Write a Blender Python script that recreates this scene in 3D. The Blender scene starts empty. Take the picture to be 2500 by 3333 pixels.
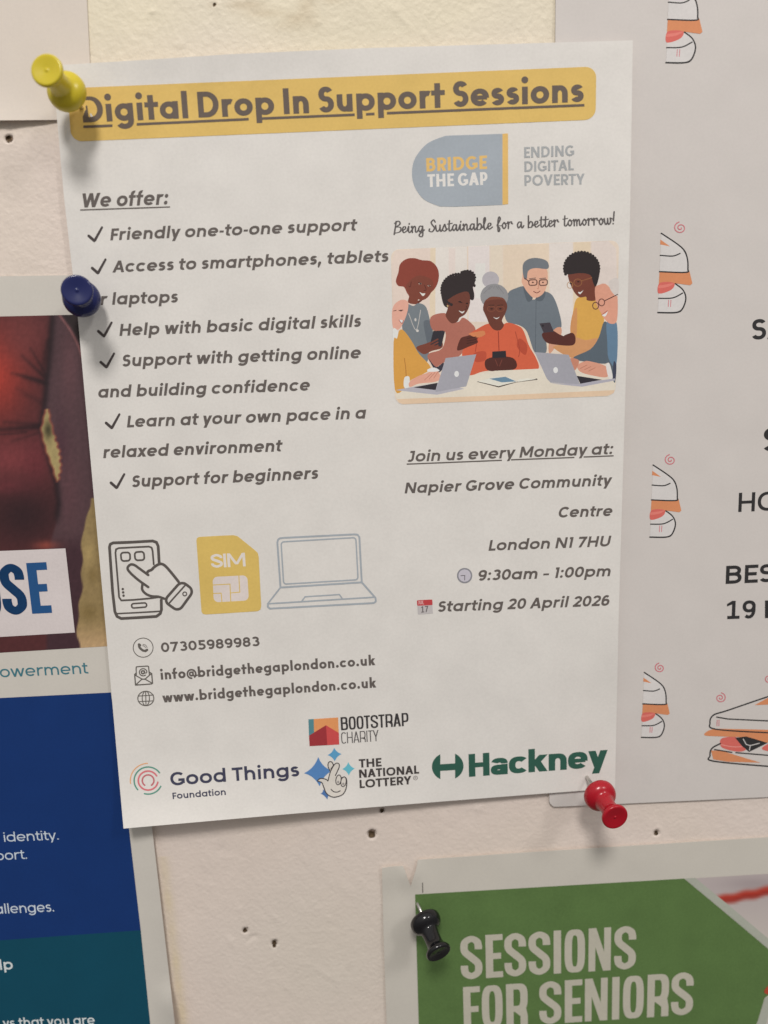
# Close-up of a printed flyer pinned to a painted notice wall, with parts of other posters round it.
import bpy, math, random
import numpy as np
from mathutils import Matrix, Vector, noise
from mathutils.geometry import delaunay_2d_cdt

random.seed(7)
SC = bpy.context.scene
COL = SC.collection

# ------------------------------------------------------------------ camera, world, lamps, exposure
# Wall frame in millimetres: x right, y up along the wall, z out of the wall. The flyer is an A5 sheet.
KS = 148.0 / 210.0
F = 2500.0                       # focal length in units where the picture is 2500 x 3333
RX, RY, RZ = 0.1682, 0.0401, 0.0427
T = np.array([-108.0389, -131.1883, -323.9039]) * KS
def _rod(r):
    t = np.linalg.norm(r); k = r / t
    K = np.array([[0, -k[2], k[1]], [k[2], 0, -k[0]], [-k[1], k[0], 0]])
    return np.eye(3) + math.sin(t) * K + (1 - math.cos(t)) * K @ K
R = _rod(np.array([RX, RY, RZ]))
CAM = -R.T @ T
OX, OY = 74.0, 105.0             # wall origin
def W(p):                        # wall mm -> Blender metres (wall faces -Y)
    return Vector(((p[0] - OX) / 1000, -p[2] / 1000, (p[1] - OY) / 1000))

cam = bpy.data.cameras.new('camera'); camo = bpy.data.objects.new('camera', cam); COL.objects.link(camo)
def _ax(v): return Vector((v[0], -v[2], v[1]))
M = Matrix.Identity(4)
for i in range(3):
    a = _ax(R[i])
    for j in range(3): M[j][i] = a[j]
c0 = W(CAM)
for j in range(3): M[j][3] = c0[j]
camo.matrix_world = M
cam.sensor_fit = 'HORIZONTAL'; cam.sensor_width = 36.0; cam.lens = 36.0 * F / 2500
cam.clip_start = 0.005; cam.clip_end = 50
cam.dof.use_dof = True; cam.dof.focus_distance = (CAM[2] - 2) / 1000 * 1.01; cam.dof.aperture_fstop = 11
SC.camera = camo

world = bpy.data.worlds.new('World'); SC.world = world; world.use_nodes = True
bg = world.node_tree.nodes['Background']
# a room: pale ceiling above, dimmer floor and furniture below
_nt = world.node_tree; _tc = _nt.nodes.new('ShaderNodeTexCoord'); _sx = _nt.nodes.new('ShaderNodeSeparateXYZ')
_rm = _nt.nodes.new('ShaderNodeValToRGB'); _ma = _nt.nodes.new('ShaderNodeMapRange')
_nt.links.new(_tc.outputs['Generated'], _sx.inputs[0]); _nt.links.new(_sx.outputs['Z'], _ma.inputs[0])
_ma.inputs[1].default_value = -1; _ma.inputs[2].default_value = 1; _nt.links.new(_ma.outputs[0], _rm.inputs[0])
_rm.color_ramp.elements[0].position = .18; _rm.color_ramp.elements[0].color = (.30, .28, .26, 1)
_rm.color_ramp.elements[1].position = .8; _rm.color_ramp.elements[1].color = (1.45, 1.42, 1.37, 1)
_e = _rm.color_ramp.elements.new(.52); _e.color = (.62, .61, .59, 1)
_nt.links.new(_rm.outputs[0], bg.inputs[0]); bg.inputs[1].default_value = 0.38

def lamp(name, loc, target, sx, sy, power, col):
    l = bpy.data.lights.new(name, 'AREA'); l.shape = 'RECTANGLE'; l.size = sx; l.size_y = sy
    l.energy = power; l.color = col
    o = bpy.data.objects.new(name, l); COL.objects.link(o); o.location = loc
    d = Vector(target) - Vector(loc)
    o.rotation_euler = d.to_track_quat('-Z', 'Y').to_euler()
    return o
lamp('ceiling_panel', (-0.06, -1.0, 1.095), (0, 0, 0), 0.25, 0.25, 12.4, (1.0, 0.97, 0.93))
lamp('far_panel', (0.95, -1.1, 1.05), (0, 0, 0), 0.12, 0.3, 4.0, (1.0, 0.98, 0.95))

vs = SC.view_settings
vs.view_transform = 'Standard'; vs.look = 'None'; vs.exposure = 0.03; vs.gamma = 1; vs.use_curve_mapping = False

# ------------------------------------------------------------------ geometry of the view
def at(px, py, h=0.0):
    d = R.T @ np.array([(px - 1250) / F, (1666.5 - py) / F, -1.0])
    s = (h - CAM[2]) / d[2]
    return CAM + d * s
def atN(px, py, h):              # arrays
    d = np.stack([(px - 1250) / F, (1666.5 - py) / F, -np.ones_like(px)], -1) @ R
    s = (h - CAM[2]) / d[:, 2]
    return CAM + d * s[:, None]
def proj(p):
    q = R @ np.asarray(p) + T
    return np.array([1250 + F * q[0] / -q[2], 1666.5 - F * q[1] / -q[2]])
def upv(px, py):
    p = at(px, py); a = proj(p); b = proj(p + np.array([0, 1.0, 0]))
    d = b - a
    return d / -d[1]
CROP = dict(A=(0, 0, .6028), B=(900, 0, .7233), C=(200, 550, .6631), D=(250, 1100, .6329), E=(1200, 700, .5425),
            F=(1200, 1350, .5425), G=(300, 1700, .6028), H=(380, 2280, .6148), I=(950, 2000, .6932), J=(0, 850, .6552),
            K=(0, 2200, .5124), L=(1200, 2700, .7836), M=(1980, 0, .4522), N=(1980, 1000, .4522), O=(1980, 1900, .3889),
            Q=(480, 2550, .5546), T=(340, 1740, .3134), U=(960, 2420, .2532), V=(1260, 680, .4702), X=(410, 2060, .11755))
def cv(k, pts):
    ox, oy, s = CROP[k]
    return [(ox + x * s, oy + y * s) for x, y in pts]

# ------------------------------------------------------------------ materials
def lin(c):
    c = c / 255.0
    return c / 12.92 if c <= .04045 else ((c + .055) / 1.055) ** 2.4
LIGHT = (0.80, 0.785, 0.755)
_mats = {}
def albedo(rgb): return tuple(min(.88, max(.002, lin(v) / LIGHT[i])) for i, v in enumerate(rgb))
def ink(rgb, name=None, rough=.62, spec=.25, grain=.06):
    key = (tuple(rgb), rough, spec)
    if key in _mats: return _mats[key]
    m = bpy.data.materials.new(name or 'printed_ink_%02x%02x%02x' % tuple(rgb)); m.use_nodes = True
    nt = m.node_tree; b = nt.nodes['Principled BSDF']
    b.inputs['Roughness'].default_value = rough; b.inputs['Specular IOR Level'].default_value = spec
    tc = nt.nodes.new('ShaderNodeTexCoord')
    n1 = nt.nodes.new('ShaderNodeTexNoise'); n1.inputs['Scale'].default_value = 1500; n1.inputs['Detail'].default_value = 3
    n2 = nt.nodes.new('ShaderNodeTexNoise'); n2.inputs['Scale'].default_value = 95; n2.inputs['Detail'].default_value = 2
    nt.links.new(tc.outputs['Object'], n1.inputs['Vector']); nt.links.new(tc.outputs['Object'], n2.inputs['Vector'])
    add = nt.nodes.new('ShaderNodeMath'); add.operation = 'ADD'
    nt.links.new(n1.outputs['Fac'], add.inputs[0]); nt.links.new(n2.outputs['Fac'], add.inputs[1])
    mr = nt.nodes.new('ShaderNodeMapRange'); mr.inputs[1].default_value = .6; mr.inputs[2].default_value = 1.4
    mr.inputs[3].default_value = 1 - grain; mr.inputs[4].default_value = 1 + grain
    nt.links.new(add.outputs[0], mr.inputs[0])
    mul = nt.nodes.new('ShaderNodeMix'); mul.data_type = 'RGBA'; mul.blend_type = 'MULTIPLY'; mul.inputs[0].default_value = 1
    mul.inputs[6].default_value = (*albedo(rgb), 1)
    nt.links.new(mr.outputs[0], mul.inputs[7]); nt.links.new(mul.outputs[2], b.inputs['Base Color'])
    bp = nt.nodes.new('ShaderNodeBump'); bp.inputs['Strength'].default_value = .05; bp.inputs['Distance'].default_value = .00012
    nt.links.new(n2.outputs['Fac'], bp.inputs['Height']); nt.links.new(bp.outputs[0], b.inputs['Normal'])
    _mats[key] = m
    return m
def attr_mat(name, attr, rough=.6, spec=.25):
    m = bpy.data.materials.new(name); m.use_nodes = True
    nt = m.node_tree; b = nt.nodes['Principled BSDF']
    a = nt.nodes.new('ShaderNodeAttribute'); a.attribute_name = attr
    nt.links.new(a.outputs['Color'], b.inputs['Base Color'])
    b.inputs['Roughness'].default_value = rough; b.inputs['Specular IOR Level'].default_value = spec
    return m
def plastic(name, rgb, rough=.22, sss=0.0):
    m = bpy.data.materials.new(name); m.use_nodes = True
    nt = m.node_tree; b = nt.nodes['Principled BSDF']
    b.inputs['Base Color'].default_value = (*albedo(rgb), 1)
    b.inputs['Roughness'].default_value = rough; b.inputs['Specular IOR Level'].default_value = .5
    if sss:
        b.inputs['Subsurface Weight'].default_value = sss; b.inputs['Subsurface Radius'].default_value = (1, .8, .2)
        b.inputs['Subsurface Scale'].default_value = .002
    tc = nt.nodes.new('ShaderNodeTexCoord'); n = nt.nodes.new('ShaderNodeTexNoise'); n.inputs['Scale'].default_value = 420
    nt.links.new(tc.outputs['Object'], n.inputs['Vector'])
    bp = nt.nodes.new('ShaderNodeBump'); bp.inputs['Strength'].default_value = .05; bp.inputs['Distance'].default_value = .0001
    nt.links.new(n.outputs['Fac'], bp.inputs['Height']); nt.links.new(bp.outputs[0], b.inputs['Normal'])
    return m

# ------------------------------------------------------------------ object helpers
def link(name, me, parent=None, label=None):
    o = bpy.data.objects.new(name, me); COL.objects.link(o)
    if parent is not None: o.parent = parent
    if label: o['label'] = label
    return o
def thing(name, label, cat, group=None):
    o = bpy.data.objects.new(name, None); COL.objects.link(o)
    o.empty_display_size = .01; o['label'] = label; o['category'] = cat
    if group: o['group'] = group
    return o

# ------------------------------------------------------------------ flat shapes
def area(p): return sum(p[i - 1][0] * p[i][1] - p[i][0] * p[i - 1][1] for i in range(len(p))) / 2
def dense(p, step=40):
    out = []
    for i in range(len(p)):
        a, b = p[i], p[(i + 1) % len(p)]
        n = max(1, int(math.hypot(b[0] - a[0], b[1] - a[1]) / step))
        out += [(a[0] + (b[0] - a[0]) * k / n, a[1] + (b[1] - a[1]) * k / n) for k in range(n)]
    return out
def cr(pts, closed=True, n=5):   # Catmull-Rom
    out = []; L = len(pts)
    rng = range(L) if closed else range(L - 1)
    for i in rng:
        g = (lambda k: pts[k % L]) if closed else (lambda k: pts[min(max(k, 0), L - 1)])
        p0, p1, p2, p3 = g(i - 1), g(i), g(i + 1), g(i + 2)
        for k in range(n):
            t = k / n
            out.append(tuple(.5 * (2 * p1[c] + (p2[c] - p0[c]) * t + (2 * p0[c] - 5 * p1[c] + 4 * p2[c] - p3[c]) * t * t
                                   + (3 * p1[c] - p0[c] - 3 * p2[c] + p3[c]) * t ** 3) for c in (0, 1)))
    if not closed: out.append(tuple(pts[-1]))
    return out
def rrect(c4, r, n=6):           # four corners in order, rounded
    out = []
    for i in range(4):
        p, a, b = c4[i], c4[i - 1], c4[(i + 1) % 4]
        def tow(q):
            d = math.hypot(q[0] - p[0], q[1] - p[1]); k = min(r, d * .5) / d
            return (p[0] + (q[0] - p[0]) * k, p[1] + (q[1] - p[1]) * k)
        s, e = tow(a), tow(b)
        for k in range(n + 1):
            t = k / n; u = .45
            c1 = (s[0] + (p[0] - s[0]) * .55, s[1] + (p[1] - s[1]) * .55); c2 = (e[0] + (p[0] - e[0]) * .55, e[1] + (p[1] - e[1]) * .55)
            out.append(tuple((1 - t) ** 3 * s[q] + 3 * (1 - t) ** 2 * t * c1[q] + 3 * (1 - t) * t * t * c2[q] + t ** 3 * e[q] for q in (0, 1)))
    return out
def ell(cx, cy, rx, ry=None, n=24, rot=0):
    ry = ry or rx; c, s = math.cos(rot), math.sin(rot)
    return [(cx + rx * math.cos(a) * c - ry * math.sin(a) * s, cy + rx * math.cos(a) * s + ry * math.sin(a) * c)
            for a in (2 * math.pi * k / n for k in range(n))]
def stroke(pts, w, closed=False, nib=0, taper=False):
    out = []; L = len(pts); m = L if closed else L - 1
    for i in range(m):
        a, b = pts[i], pts[(i + 1) % L]
        dx, dy = b[0] - a[0], b[1] - a[1]; d = math.hypot(dx, dy)
        if d < 1e-6: continue
        ww = w * (1 - nib + nib * abs(dy) / d)
        h = ww / 2; nx, ny = -dy / d * h, dx / d * h
        out.append([(a[0] + nx, a[1] + ny), (b[0] + nx, b[1] + ny), (b[0] - nx, b[1] - ny), (a[0] - nx, a[1] - ny)])
        out.append(ell(b[0], b[1], h, n=10))
        if i == 0 and not closed: out.append(ell(a[0], a[1], h, n=10))
    return out

def inside(x, y, q):
    r = False
    for i in range(len(q)):
        (a, b), (c, d) = q[i - 1], q[i]
        if (b > y) != (d > y) and x < (c - a) * (y - b) / (d - b) + a: r = not r
    return r

class Print:
    """Collects coloured flat shapes (later ones lie over earlier ones) and cuts them into ONE flat layer of ink:
    no two faces overlap. Shapes tagged with a sub name become child meshes."""
    def __init__(s, name, parent, lift, eps=.05, label=None, grid=40):
        s.name, s.parent, s.lift, s.eps, s.label, s.grid = name, parent, lift, eps, label, grid
        s.p = []; s.sub = None
    def poly(s, pts, col):
        pts = [(x, -y) for x, y in dense(pts)]
        q = [pts[0]]
        for p in pts[1:]:
            if abs(p[0] - q[-1][0]) + abs(p[1] - q[-1][1]) > .02: q.append(p)
        if len(q) > 2 and abs(q[0][0] - q[-1][0]) + abs(q[0][1] - q[-1][1]) <= .02: q.pop()
        if len(q) < 3: return
        if abs(area(q)) < .03: return
        if area(q) < 0: q.reverse()
        s.p.append((q, tuple(col), s.sub))
    def polys(s, L, col):
        for p in L: s.poly(p, col)
    def line(s, pts, w, col, closed=False, nib=0): s.polys(stroke(pts, w, closed, nib), col)
    def build(s):
        V = []; FA = []
        for q, c, sub in s.p:
            FA.append(list(range(len(V), len(V) + len(q)))); V += [Vector(p) for p in q]
        if s.grid:
            xs = [v.x for v in V]; ys = [v.y for v in V]; g = s.grid
            x = math.floor(min(xs) / g) * g + .37
            while x < max(xs):
                y = math.floor(min(ys) / g) * g + .41
                while y < max(ys):
                    V.append(Vector((x, y))); y += g
                x += g
        v, e, f, ov, oe, of = delaunay_2d_cdt(V, [], FA, 0, 1e-3)
        groups = {}; box = [(min(x for x, y in q), min(y for x, y in q), max(x for x, y in q), max(y for x, y in q)) for q, c, sub in s.p]
        for t, o in zip(f, of):
            if not o: continue
            cx = sum(v[i].x for i in t) / 3; cy = sum(v[i].y for i in t) / 3; k = -1
            for c_ in sorted(o, reverse=True):          # the topmost shape that really holds this triangle
                x0, y0, x1, y1 = box[c_]
                if x0 <= cx <= x1 and y0 <= cy <= y1 and inside(cx, cy, s.p[c_][0]): k = c_; break
            if k < 0: continue
            groups.setdefault(s.p[k][2], []).append((t, s.p[k][1]))
        root = None
        order = sorted(groups, key=lambda k: (k is not None, str(k)))
        for sub in order:
            tris = groups[sub]; idx = {}; vv = []; ff = []; mm = []; cols = {}
            for t, c in tris:
                a, b, d = (v[i] for i in t)
                if abs((b - a).cross(d - a)) < 1e-4: continue
                row = []
                for i in t:
                    if i not in idx:
                        idx[i] = len(vv); px, py = v[i].x, -v[i].y
                        vv.append(W(at(px, py, s.lift(px, py) + s.eps)))
                    row.append(idx[i])
                ff.append(row); mm.append(cols.setdefault(c, len(cols)))
            nm = s.name if sub is None else sub[0]
            me = bpy.data.meshes.new(nm); me.from_pydata(vv, [], ff)
            for c in cols: me.materials.append(ink(c, grain=.11 if c == (87, 112, 63) else .06))
            me.polygons.foreach_set('material_index', mm); me.update()
            if sub is None:
                root = link(nm, me, s.parent, s.label)
            else:
                link(nm, me, root if root is not None else s.parent, sub[1])
        return root

def sheet(name, parent, outline, lift, mat, thick=.1, grid=28):
    """A sheet of paper with real thickness following lift()."""
    q = [(x, -y) for x, y in dense(outline, grid)]
    if area(q) < 0: q.reverse()
    V = [Vector(p) for p in q]; n0 = len(V)
    xs = [v.x for v in V]; ys = [v.y for v in V]
    gx, gy = np.meshgrid(np.arange(min(xs) + grid * .5, max(xs), grid), np.arange(min(ys) + grid * .5, max(ys), grid))
    gp_ = np.stack([gx.ravel(), gy.ravel()], -1); near = np.full(len(gp_), 1e9)
    for i in range(n0):
        a = np.array(q[i]); d = np.array(q[(i + 1) % n0]) - a
        t = np.clip(((gp_ - a) @ d) / (d @ d), 0, 1); near = np.minimum(near, np.hypot(*(gp_ - a - t[:, None] * d).T))
    V += [Vector(p) for p in gp_[near > grid * .45]]
    v, e, f, ov, oe, of = delaunay_2d_cdt(V, [], [list(range(n0))], 0, 1e-3)
    used = {}; top = []; bot = []; ff = []
    for t, o in zip(f, of):
        if not o or abs((v[t[1]] - v[t[0]]).cross(v[t[2]] - v[t[0]])) < 12: continue
        row = []
        for i in t:
            if i not in used:
                used[i] = len(top); px, py = v[i].x, -v[i].y; h = lift(px, py)
                P = at(px, py, h); top.append(W(P)); bot.append(W(P - np.array([0, 0, thick])))
            row.append(used[i])
        ff.append(row)
    n = len(top); cnt = {}
    for t in ff:
        for i in range(3):
            a, b = t[i], t[(i + 1) % 3]; cnt[(a, b)] = 1
    faces = list(ff) + [[i + n for i in reversed(t)] for t in ff]
    rim = []
    for (a, b) in cnt:
        if (b, a) not in cnt:
            k = 2 * n + len(rim); rim += [top[b], top[a], bot[a], bot[b]]; faces.append([k, k + 1, k + 2, k + 3])
    me = bpy.data.meshes.new(name); me.from_pydata(top + bot + rim, [], faces); me.materials.append(mat)
    me.polygons.foreach_set('use_smooth', [True] * (2 * len(ff)) + [False] * (len(faces) - 2 * len(ff)))
    me.update()
    return link(name, me, parent)

# ------------------------------------------------------------------ lettering
class Gl:
    def __init__(s, w, t, n): s.w, s.t, s.n, s.o = w, t, n, []
    def R(s, x0, y0, x1, y1): s.o.append([(x0, y0), (x1, y0), (x1, y1), (x0, y1)])
    def D(s, xa, ya, xb, yb, hw): s.o.append([(xa - hw / 2, ya), (xa + hw / 2, ya), (xb + hw / 2, yb), (xb - hw / 2, yb)])
    def P(s, p): s.o.append(p)
    def arc(s, cx, cy, rx, ry, a0, a1, w=None, t=None):
        w = s.w if w is None else w; t = s.t if t is None else t
        if abs(a1 - a0) > 200:
            m = (a0 + a1) / 2; s.arc(cx, cy, rx, ry, a0, m, w, t); s.arc(cx, cy, rx, ry, m, a1, w, t); return
        N = max(5, int(abs(a1 - a0) / 12)); k = 2 / s.n
        def pt(a, x, y):
            c, d = math.cos(math.radians(a)), math.sin(math.radians(a))
            return (cx + x * math.copysign(abs(c) ** k, c), cy + y * math.copysign(abs(d) ** k, d))
        A = [a0 + (a1 - a0) * i / N for i in range(N + 1)]
        s.o.append([pt(a, rx, ry) for a in A] + [pt(a, max(rx - w, .01), max(ry - t, .01)) for a in reversed(A)])
    def ring(s, cx, cy, rx, ry, **k): s.arc(cx, cy, rx, ry, 0, 360, **k)
    def dot(s, cx, cy, r, sq=False):
        if sq: s.R(cx - r, cy - r, cx + r, cy + r)
        else: s.o.append(ell(cx, cy, r, n=14))

def glyph(c, w, t, S):
    X, A, D, n = S['X'], S['A'], S['D'], S['n']
    g = Gl(w, t, n); ow = X * S['o']; nw = X * S['nn']; U = S['U']; hw = w * 1.12
    st, rd, dg = S.get('sb', .09), S.get('sb', .09) * .55, S.get('sb', .09) * .15
    l, r = st, st
    sq = S.get('sq', False); dr = max(w * (.5 if sq else .6), .07)
    if c == ' ': return [], S.get('sp', .28), 0, 0
    if c in 'obdpqgace' and not (c == 'a' and S.get('a2')):
        if c in 'obdpqga': g.ring(ow / 2, X / 2, ow / 2, X / 2)
        l = r = rd; wd = ow
        if c == 'b': g.R(0, 0, w, A); l = st
        if c == 'd': g.R(ow - w, 0, ow, A); r = st
        if c == 'p': g.R(0, -D, w, X); l = st
        if c == 'q': g.R(ow - w, -D, ow, X); r = st
        if c == 'a': g.R(ow - w, 0, ow, X); r = st
        if c == 'g':
            r = st; ry = X * .46; cy = -D * 1.05 + ry
            g.R(ow - w, cy, ow, X); g.arc(ow / 2, cy, ow / 2, ry, 0, -148)
        if c == 'c': g.arc(ow / 2, X / 2, ow / 2, X / 2, 42, 318); wd = ow * .93
        if c == 'e':
            g.arc(ow / 2, X / 2, ow / 2, X / 2, -4, 318); b = t * .82
            g.R(w * .5, X / 2 - b / 2 - .01, ow - w * .35, X / 2 + b / 2 - .01)
    elif c == 'a':
        wd = X * .86; l, r = rd, st
        g.R(wd - w, 0, wd, X * .62); g.arc(wd / 2 + .01, X * .66, wd / 2 - .01, X * .34, 0, 165)
        g.ring(wd * .47, X * .3, wd * .47, X * .3)
    elif c in 'nhmur':
        wd = nw; rx = nw / 2; ry = min(X * .5, nw * .55)
        if c == 'u':
            g.R(0, ry, w, X); g.R(nw - w, 0, nw, X); g.arc(rx, ry, rx, ry, 180, 360)
        elif c == 'r':
            g.R(0, 0, w, X); g.arc(rx * 1.02, X - ry, rx * 1.02, ry, 180, 66); wd = rx * 1.42; r = dg
        else:
            g.R(0, 0, w, A if c == 'h' else X)
            if c == 'm':
                m = nw * .92; rx = m / 2
                for x0 in (0, m - w): g.arc(x0 + rx, X - ry, rx, ry, 180, 0); g.R(x0 + m - w, 0, x0 + m, X - ry)
                wd = 2 * m - w
            else: g.arc(rx, X - ry, rx, ry, 180, 0); g.R(nw - w, 0, nw, X - ry)
    elif c == 's' or c == 'S':
        H = X if c == 's' else 1.0; wd = S.get('wd', {}).get(c, X * .76 if c == 's' else .68 * U); l = r = rd
        if n > 2.4:
            i = w / 2; j = t / 2
            sk = cr([(wd - i, H * .68), (wd - i, H * .76), (wd * .88 - i * .7, H - j * 1.9), (wd * .5, H - j), (wd * .12 + i * .7, H - j * 1.9), (i, H * .77), (i * 1.25, H * .635), (wd * .5, H * .5), (wd - i * 1.25, H * .365), (wd - i, H * .23), (wd * .88 - i * .7, j * 1.9), (wd * .5, j), (wd * .12 + i * .7, j * 1.9), (i, H * .24), (i, H * .32)], False, 5)
            a_, b_ = [], []
            for z in range(len(sk)):
                p, q = sk[max(z - 1, 0)], sk[min(z + 1, len(sk) - 1)]; dx, dy = q[0] - p[0], q[1] - p[1]; d = math.hypot(dx, dy) or 1
                kk = 1 + .2 * (1 - abs(2 * sk[z][1] / H - 1)) if abs(dx) > abs(dy) * .3 else 1
                ox, oy = -dy / d * i, dx / d * j * kk
                a_.append((sk[z][0] + ox, sk[z][1] + oy)); b_.append((sk[z][0] - ox, sk[z][1] - oy))
            for z in range(len(sk) - 1): g.P([a_[z], a_[z + 1], b_[z + 1]]); g.P([a_[z], b_[z + 1], b_[z]])
            return g.o, wd, l, r
        q = (H + t) / 4; q1, q2 = q * .96, q * 1.04; k = wd / 2
        g.arc(k, H - q1, k * .94, q1, 28, 270 if n < 2.6 else 270); g.arc(k, q2, k, q2, 90, -152)
    elif c == 't':
        x = .13; wd = x + w + .2 * S['nn']; l, r = dg, dg
        if S.get('plain_t'): g.R(x, 0, x + w, A * .9)
        else:
            g.R(x, .2, x + w, A * .92); g.arc(x + .27, .2, .27, .2, 180, 292)
        g.R(0, X - t * .95, wd, X)
    elif c == 'f':
        x = .12; wd = x + w + .2; l, r = dg, dg; q = .24
        g.R(x, 0, x + w, A + .03 - q); g.arc(x + .27, A + .03 - q, .27, q, 180, 75); g.R(0, X - t * .95, wd * .97, X)
    elif c == 'i': wd = w; g.R(0, 0, w, X); g.dot(w / 2, X + (A - X) * .62 + dr * .2, dr, sq)
    elif c == 'j': wd = w; g.R(0, -D, w, X); g.dot(w / 2, X + (A - X) * .62, dr)
    elif c == 'l': wd = w; g.R(0, 0, w, A)
    elif c == 'k':
        wd = X * .98; r = dg; g.R(0, 0, w, A)
        g.D(w * .7, X * .36, wd - hw * .6, X, hw * 1.15); g.D(wd * .42, X * .62, wd - hw * .6, 0, hw * 1.15)
    elif c in 'vwxy':
        l = r = dg; wd = X * .98
        if c == 'v': g.D(hw / 2, X, wd / 2, 0, hw); g.D(wd - hw / 2, X, wd / 2, 0, hw)
        if c == 'x': g.D(hw / 2, X, wd - hw / 2, 0, hw * 1.1); g.D(wd - hw / 2, X, hw / 2, 0, hw * 1.1)
        if c == 'w':
            wd = X * 1.55; q = wd / 2
            for x0 in (0, q - hw / 2 + .0):
                e = q + hw / 2
                g.D(x0 + hw / 2, X, x0 + e / 2, 0, hw); g.D(x0 + e - hw / 2, X, x0 + e / 2, 0, hw)
        if c == 'y':
            sl = (wd / 2 - hw / 2) / X
            g.D(hw / 2, X, wd / 2, 0, hw); g.D(wd - hw / 2, X, wd / 2 - sl * D, -D, hw)
    elif c in 'EFLHTIN1MAVWYKJU':
        wd = dict(E=.62, F=.6, L=.58, H=.86, T=.74, N=.9, M=1.06, A=.96, V=.92, W=1.4, Y=.86, K=.8, J=.5, U=.84).get(c, 0) * U
        wd = S.get('wd', {}).get(c, wd)
        if c == 'I': wd = w; g.R(0, 0, w, 1)
        if c in 'EFL':
            g.R(0, 0, w, 1); r = dg
            if c in 'EL': g.R(0, 0, wd, t)
            if c in 'EF': g.R(0, 1 - t, wd, 1); g.R(0, .5 - t / 2 - (.03 if c == 'F' else 0), wd * .9, .5 + t / 2 - (.03 if c == 'F' else 0))
        if c == 'H': g.R(0, 0, w, 1); g.R(wd - w, 0, wd, 1); g.R(0, .5 - t / 2, wd, .5 + t / 2)
        if c == 'T': g.R(0, 1 - t, wd, 1); g.R(wd / 2 - w / 2, 0, wd / 2 + w / 2, 1); l = r = dg
        if c == 'N':
            e = .92 if n > 2.6 else 1
            g.R(0, 0, w * e, 1); g.R(wd - w * e, 0, wd, 1); g.D(w * .55, 1, wd - w * .55, 0, hw * (1.05 if e == 1 else .85))
        if c == 'M':
            g.R(0, 0, w, 1); g.R(wd - w, 0, wd, 1)
            g.D(w * .55, 1, wd / 2, .18, hw); g.D(wd - w * .55, 1, wd / 2, .18, hw)
        if c == 'A': g.D(hw / 2, 0, wd / 2, 1, hw); g.D(wd - hw / 2, 0, wd / 2, 1, hw); g.R(wd * .2, .22, wd * .8, .22 + t * .9); l = r = dg
        if c == 'V': g.D(hw / 2, 1, wd / 2, 0, hw); g.D(wd - hw / 2, 1, wd / 2, 0, hw); l = r = dg
        if c == 'W':
            q = wd / 2; e = q + hw / 2; l = r = dg
            for x0 in (0, q - hw / 2): g.D(x0 + hw / 2, 1, x0 + e / 2, 0, hw); g.D(x0 + e - hw / 2, 1, x0 + e / 2, 0, hw)
        if c == 'Y': g.D(hw / 2, 1, wd / 2, .38, hw); g.D(wd - hw / 2, 1, wd / 2, .38, hw); g.R(wd / 2 - w / 2, 0, wd / 2 + w / 2, .46); l = r = dg
        if c == 'K': g.R(0, 0, w, 1); g.D(w * .7, .36, wd - hw * .6, 1, hw * 1.15); g.D(wd * .4, .6, wd - hw * .6, 0, hw * 1.15); r = dg
        if c == 'J': g.R(wd - w, .3, wd, 1); g.R(wd * .2, 1 - t, wd, 1); g.arc(wd * .42, .3, wd * .58, .3, 0, -140); l = dg
        if c == 'U': g.R(0, .38, w, 1); g.R(wd - w, .38, wd, 1); g.arc(wd / 2, .38, wd / 2, .38, 180, 360)
        if c == '1':
            wd = .3 if not S.get('foot') else .62; x = wd - w if not S.get('foot') else wd * .5 - w / 2
            g.R(x, 0, x + w, 1); g.P([(x, 1), (x, 1 - t * 1.15), (x - .26, .78 - t * .5), (x - .26, .78 + t * .3)] if S.get('foot') else [(0, 1), (wd - w, 1), (wd - w, 1 - t), (0, 1 - t)])
            if S.get('foot'): g.R(0, 0, wd, t)
    elif c in 'OCGQ0':
        wd = dict(O=1.08, C=1.0, G=1.02, Q=1.08).get(c, .74) * U; l = r = rd
        wd = S.get('wd', {}).get(c, wd)
        if c in 'O0': g.ring(wd / 2, .5, wd / 2, .5)
        if c == 'C': g.arc(wd / 2, .5, wd / 2, .5, 42, 318); wd *= .92
        if c == 'G':
            g.arc(wd / 2, .5, wd / 2, .5, 44, 322); wd *= .95
            g.R(wd - w, .14, wd, .5); g.R(wd * .56, .5 - t, wd, .5)
    elif c in 'BDPR':
        wd = dict(B=.74, D=.9, P=.7, R=.74)[c] * U; r = rd; wd = S.get('wd', {}).get(c, wd)
        g.R(0, 0, w, 1)
        if c == 'D':
            xb = wd * .4; g.R(0, 1 - t, xb, 1); g.R(0, 0, xb, t); g.arc(xb, .5, wd - xb, .5, -90, 90)
        else:
            xb = wd * .5; m = .53 if c == 'B' else .42
            if c == 'B':
                g.R(0, 1 - t, xb, 1); g.R(0, m - t / 2, xb, m + t / 2); g.R(0, 0, xb, t)
                q1 = (1 - m + t / 2) / 2; q2 = (m + t / 2) / 2
                g.arc(xb, 1 - q1, wd * .95 - xb, q1, -90, 90); g.arc(xb, q2, wd - xb, q2, -90, 90)
            else:
                lo = .3 if c == 'P' else .34; q = (1 - lo) / 2
                g.R(0, 1 - t, xb, 1); g.R(0, lo, xb, lo + t); g.arc(xb, 1 - q, wd - xb, q, -90, 90)
                if c == 'R':
                    if n > 2.6: g.R(wd - w, 0, wd, lo * .7); g.P([(wd * .4, lo + t), (wd * .4, lo), (wd - w, lo * .68), (wd, lo * .68), (wd * .9, lo + t)])
                    else: g.D(wd * .5, lo + t * .4, wd - hw * .55, 0, hw); r = dg
    elif c in '23456789':
        wd = .7 * U; l = r = rd; k = wd / 2
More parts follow.
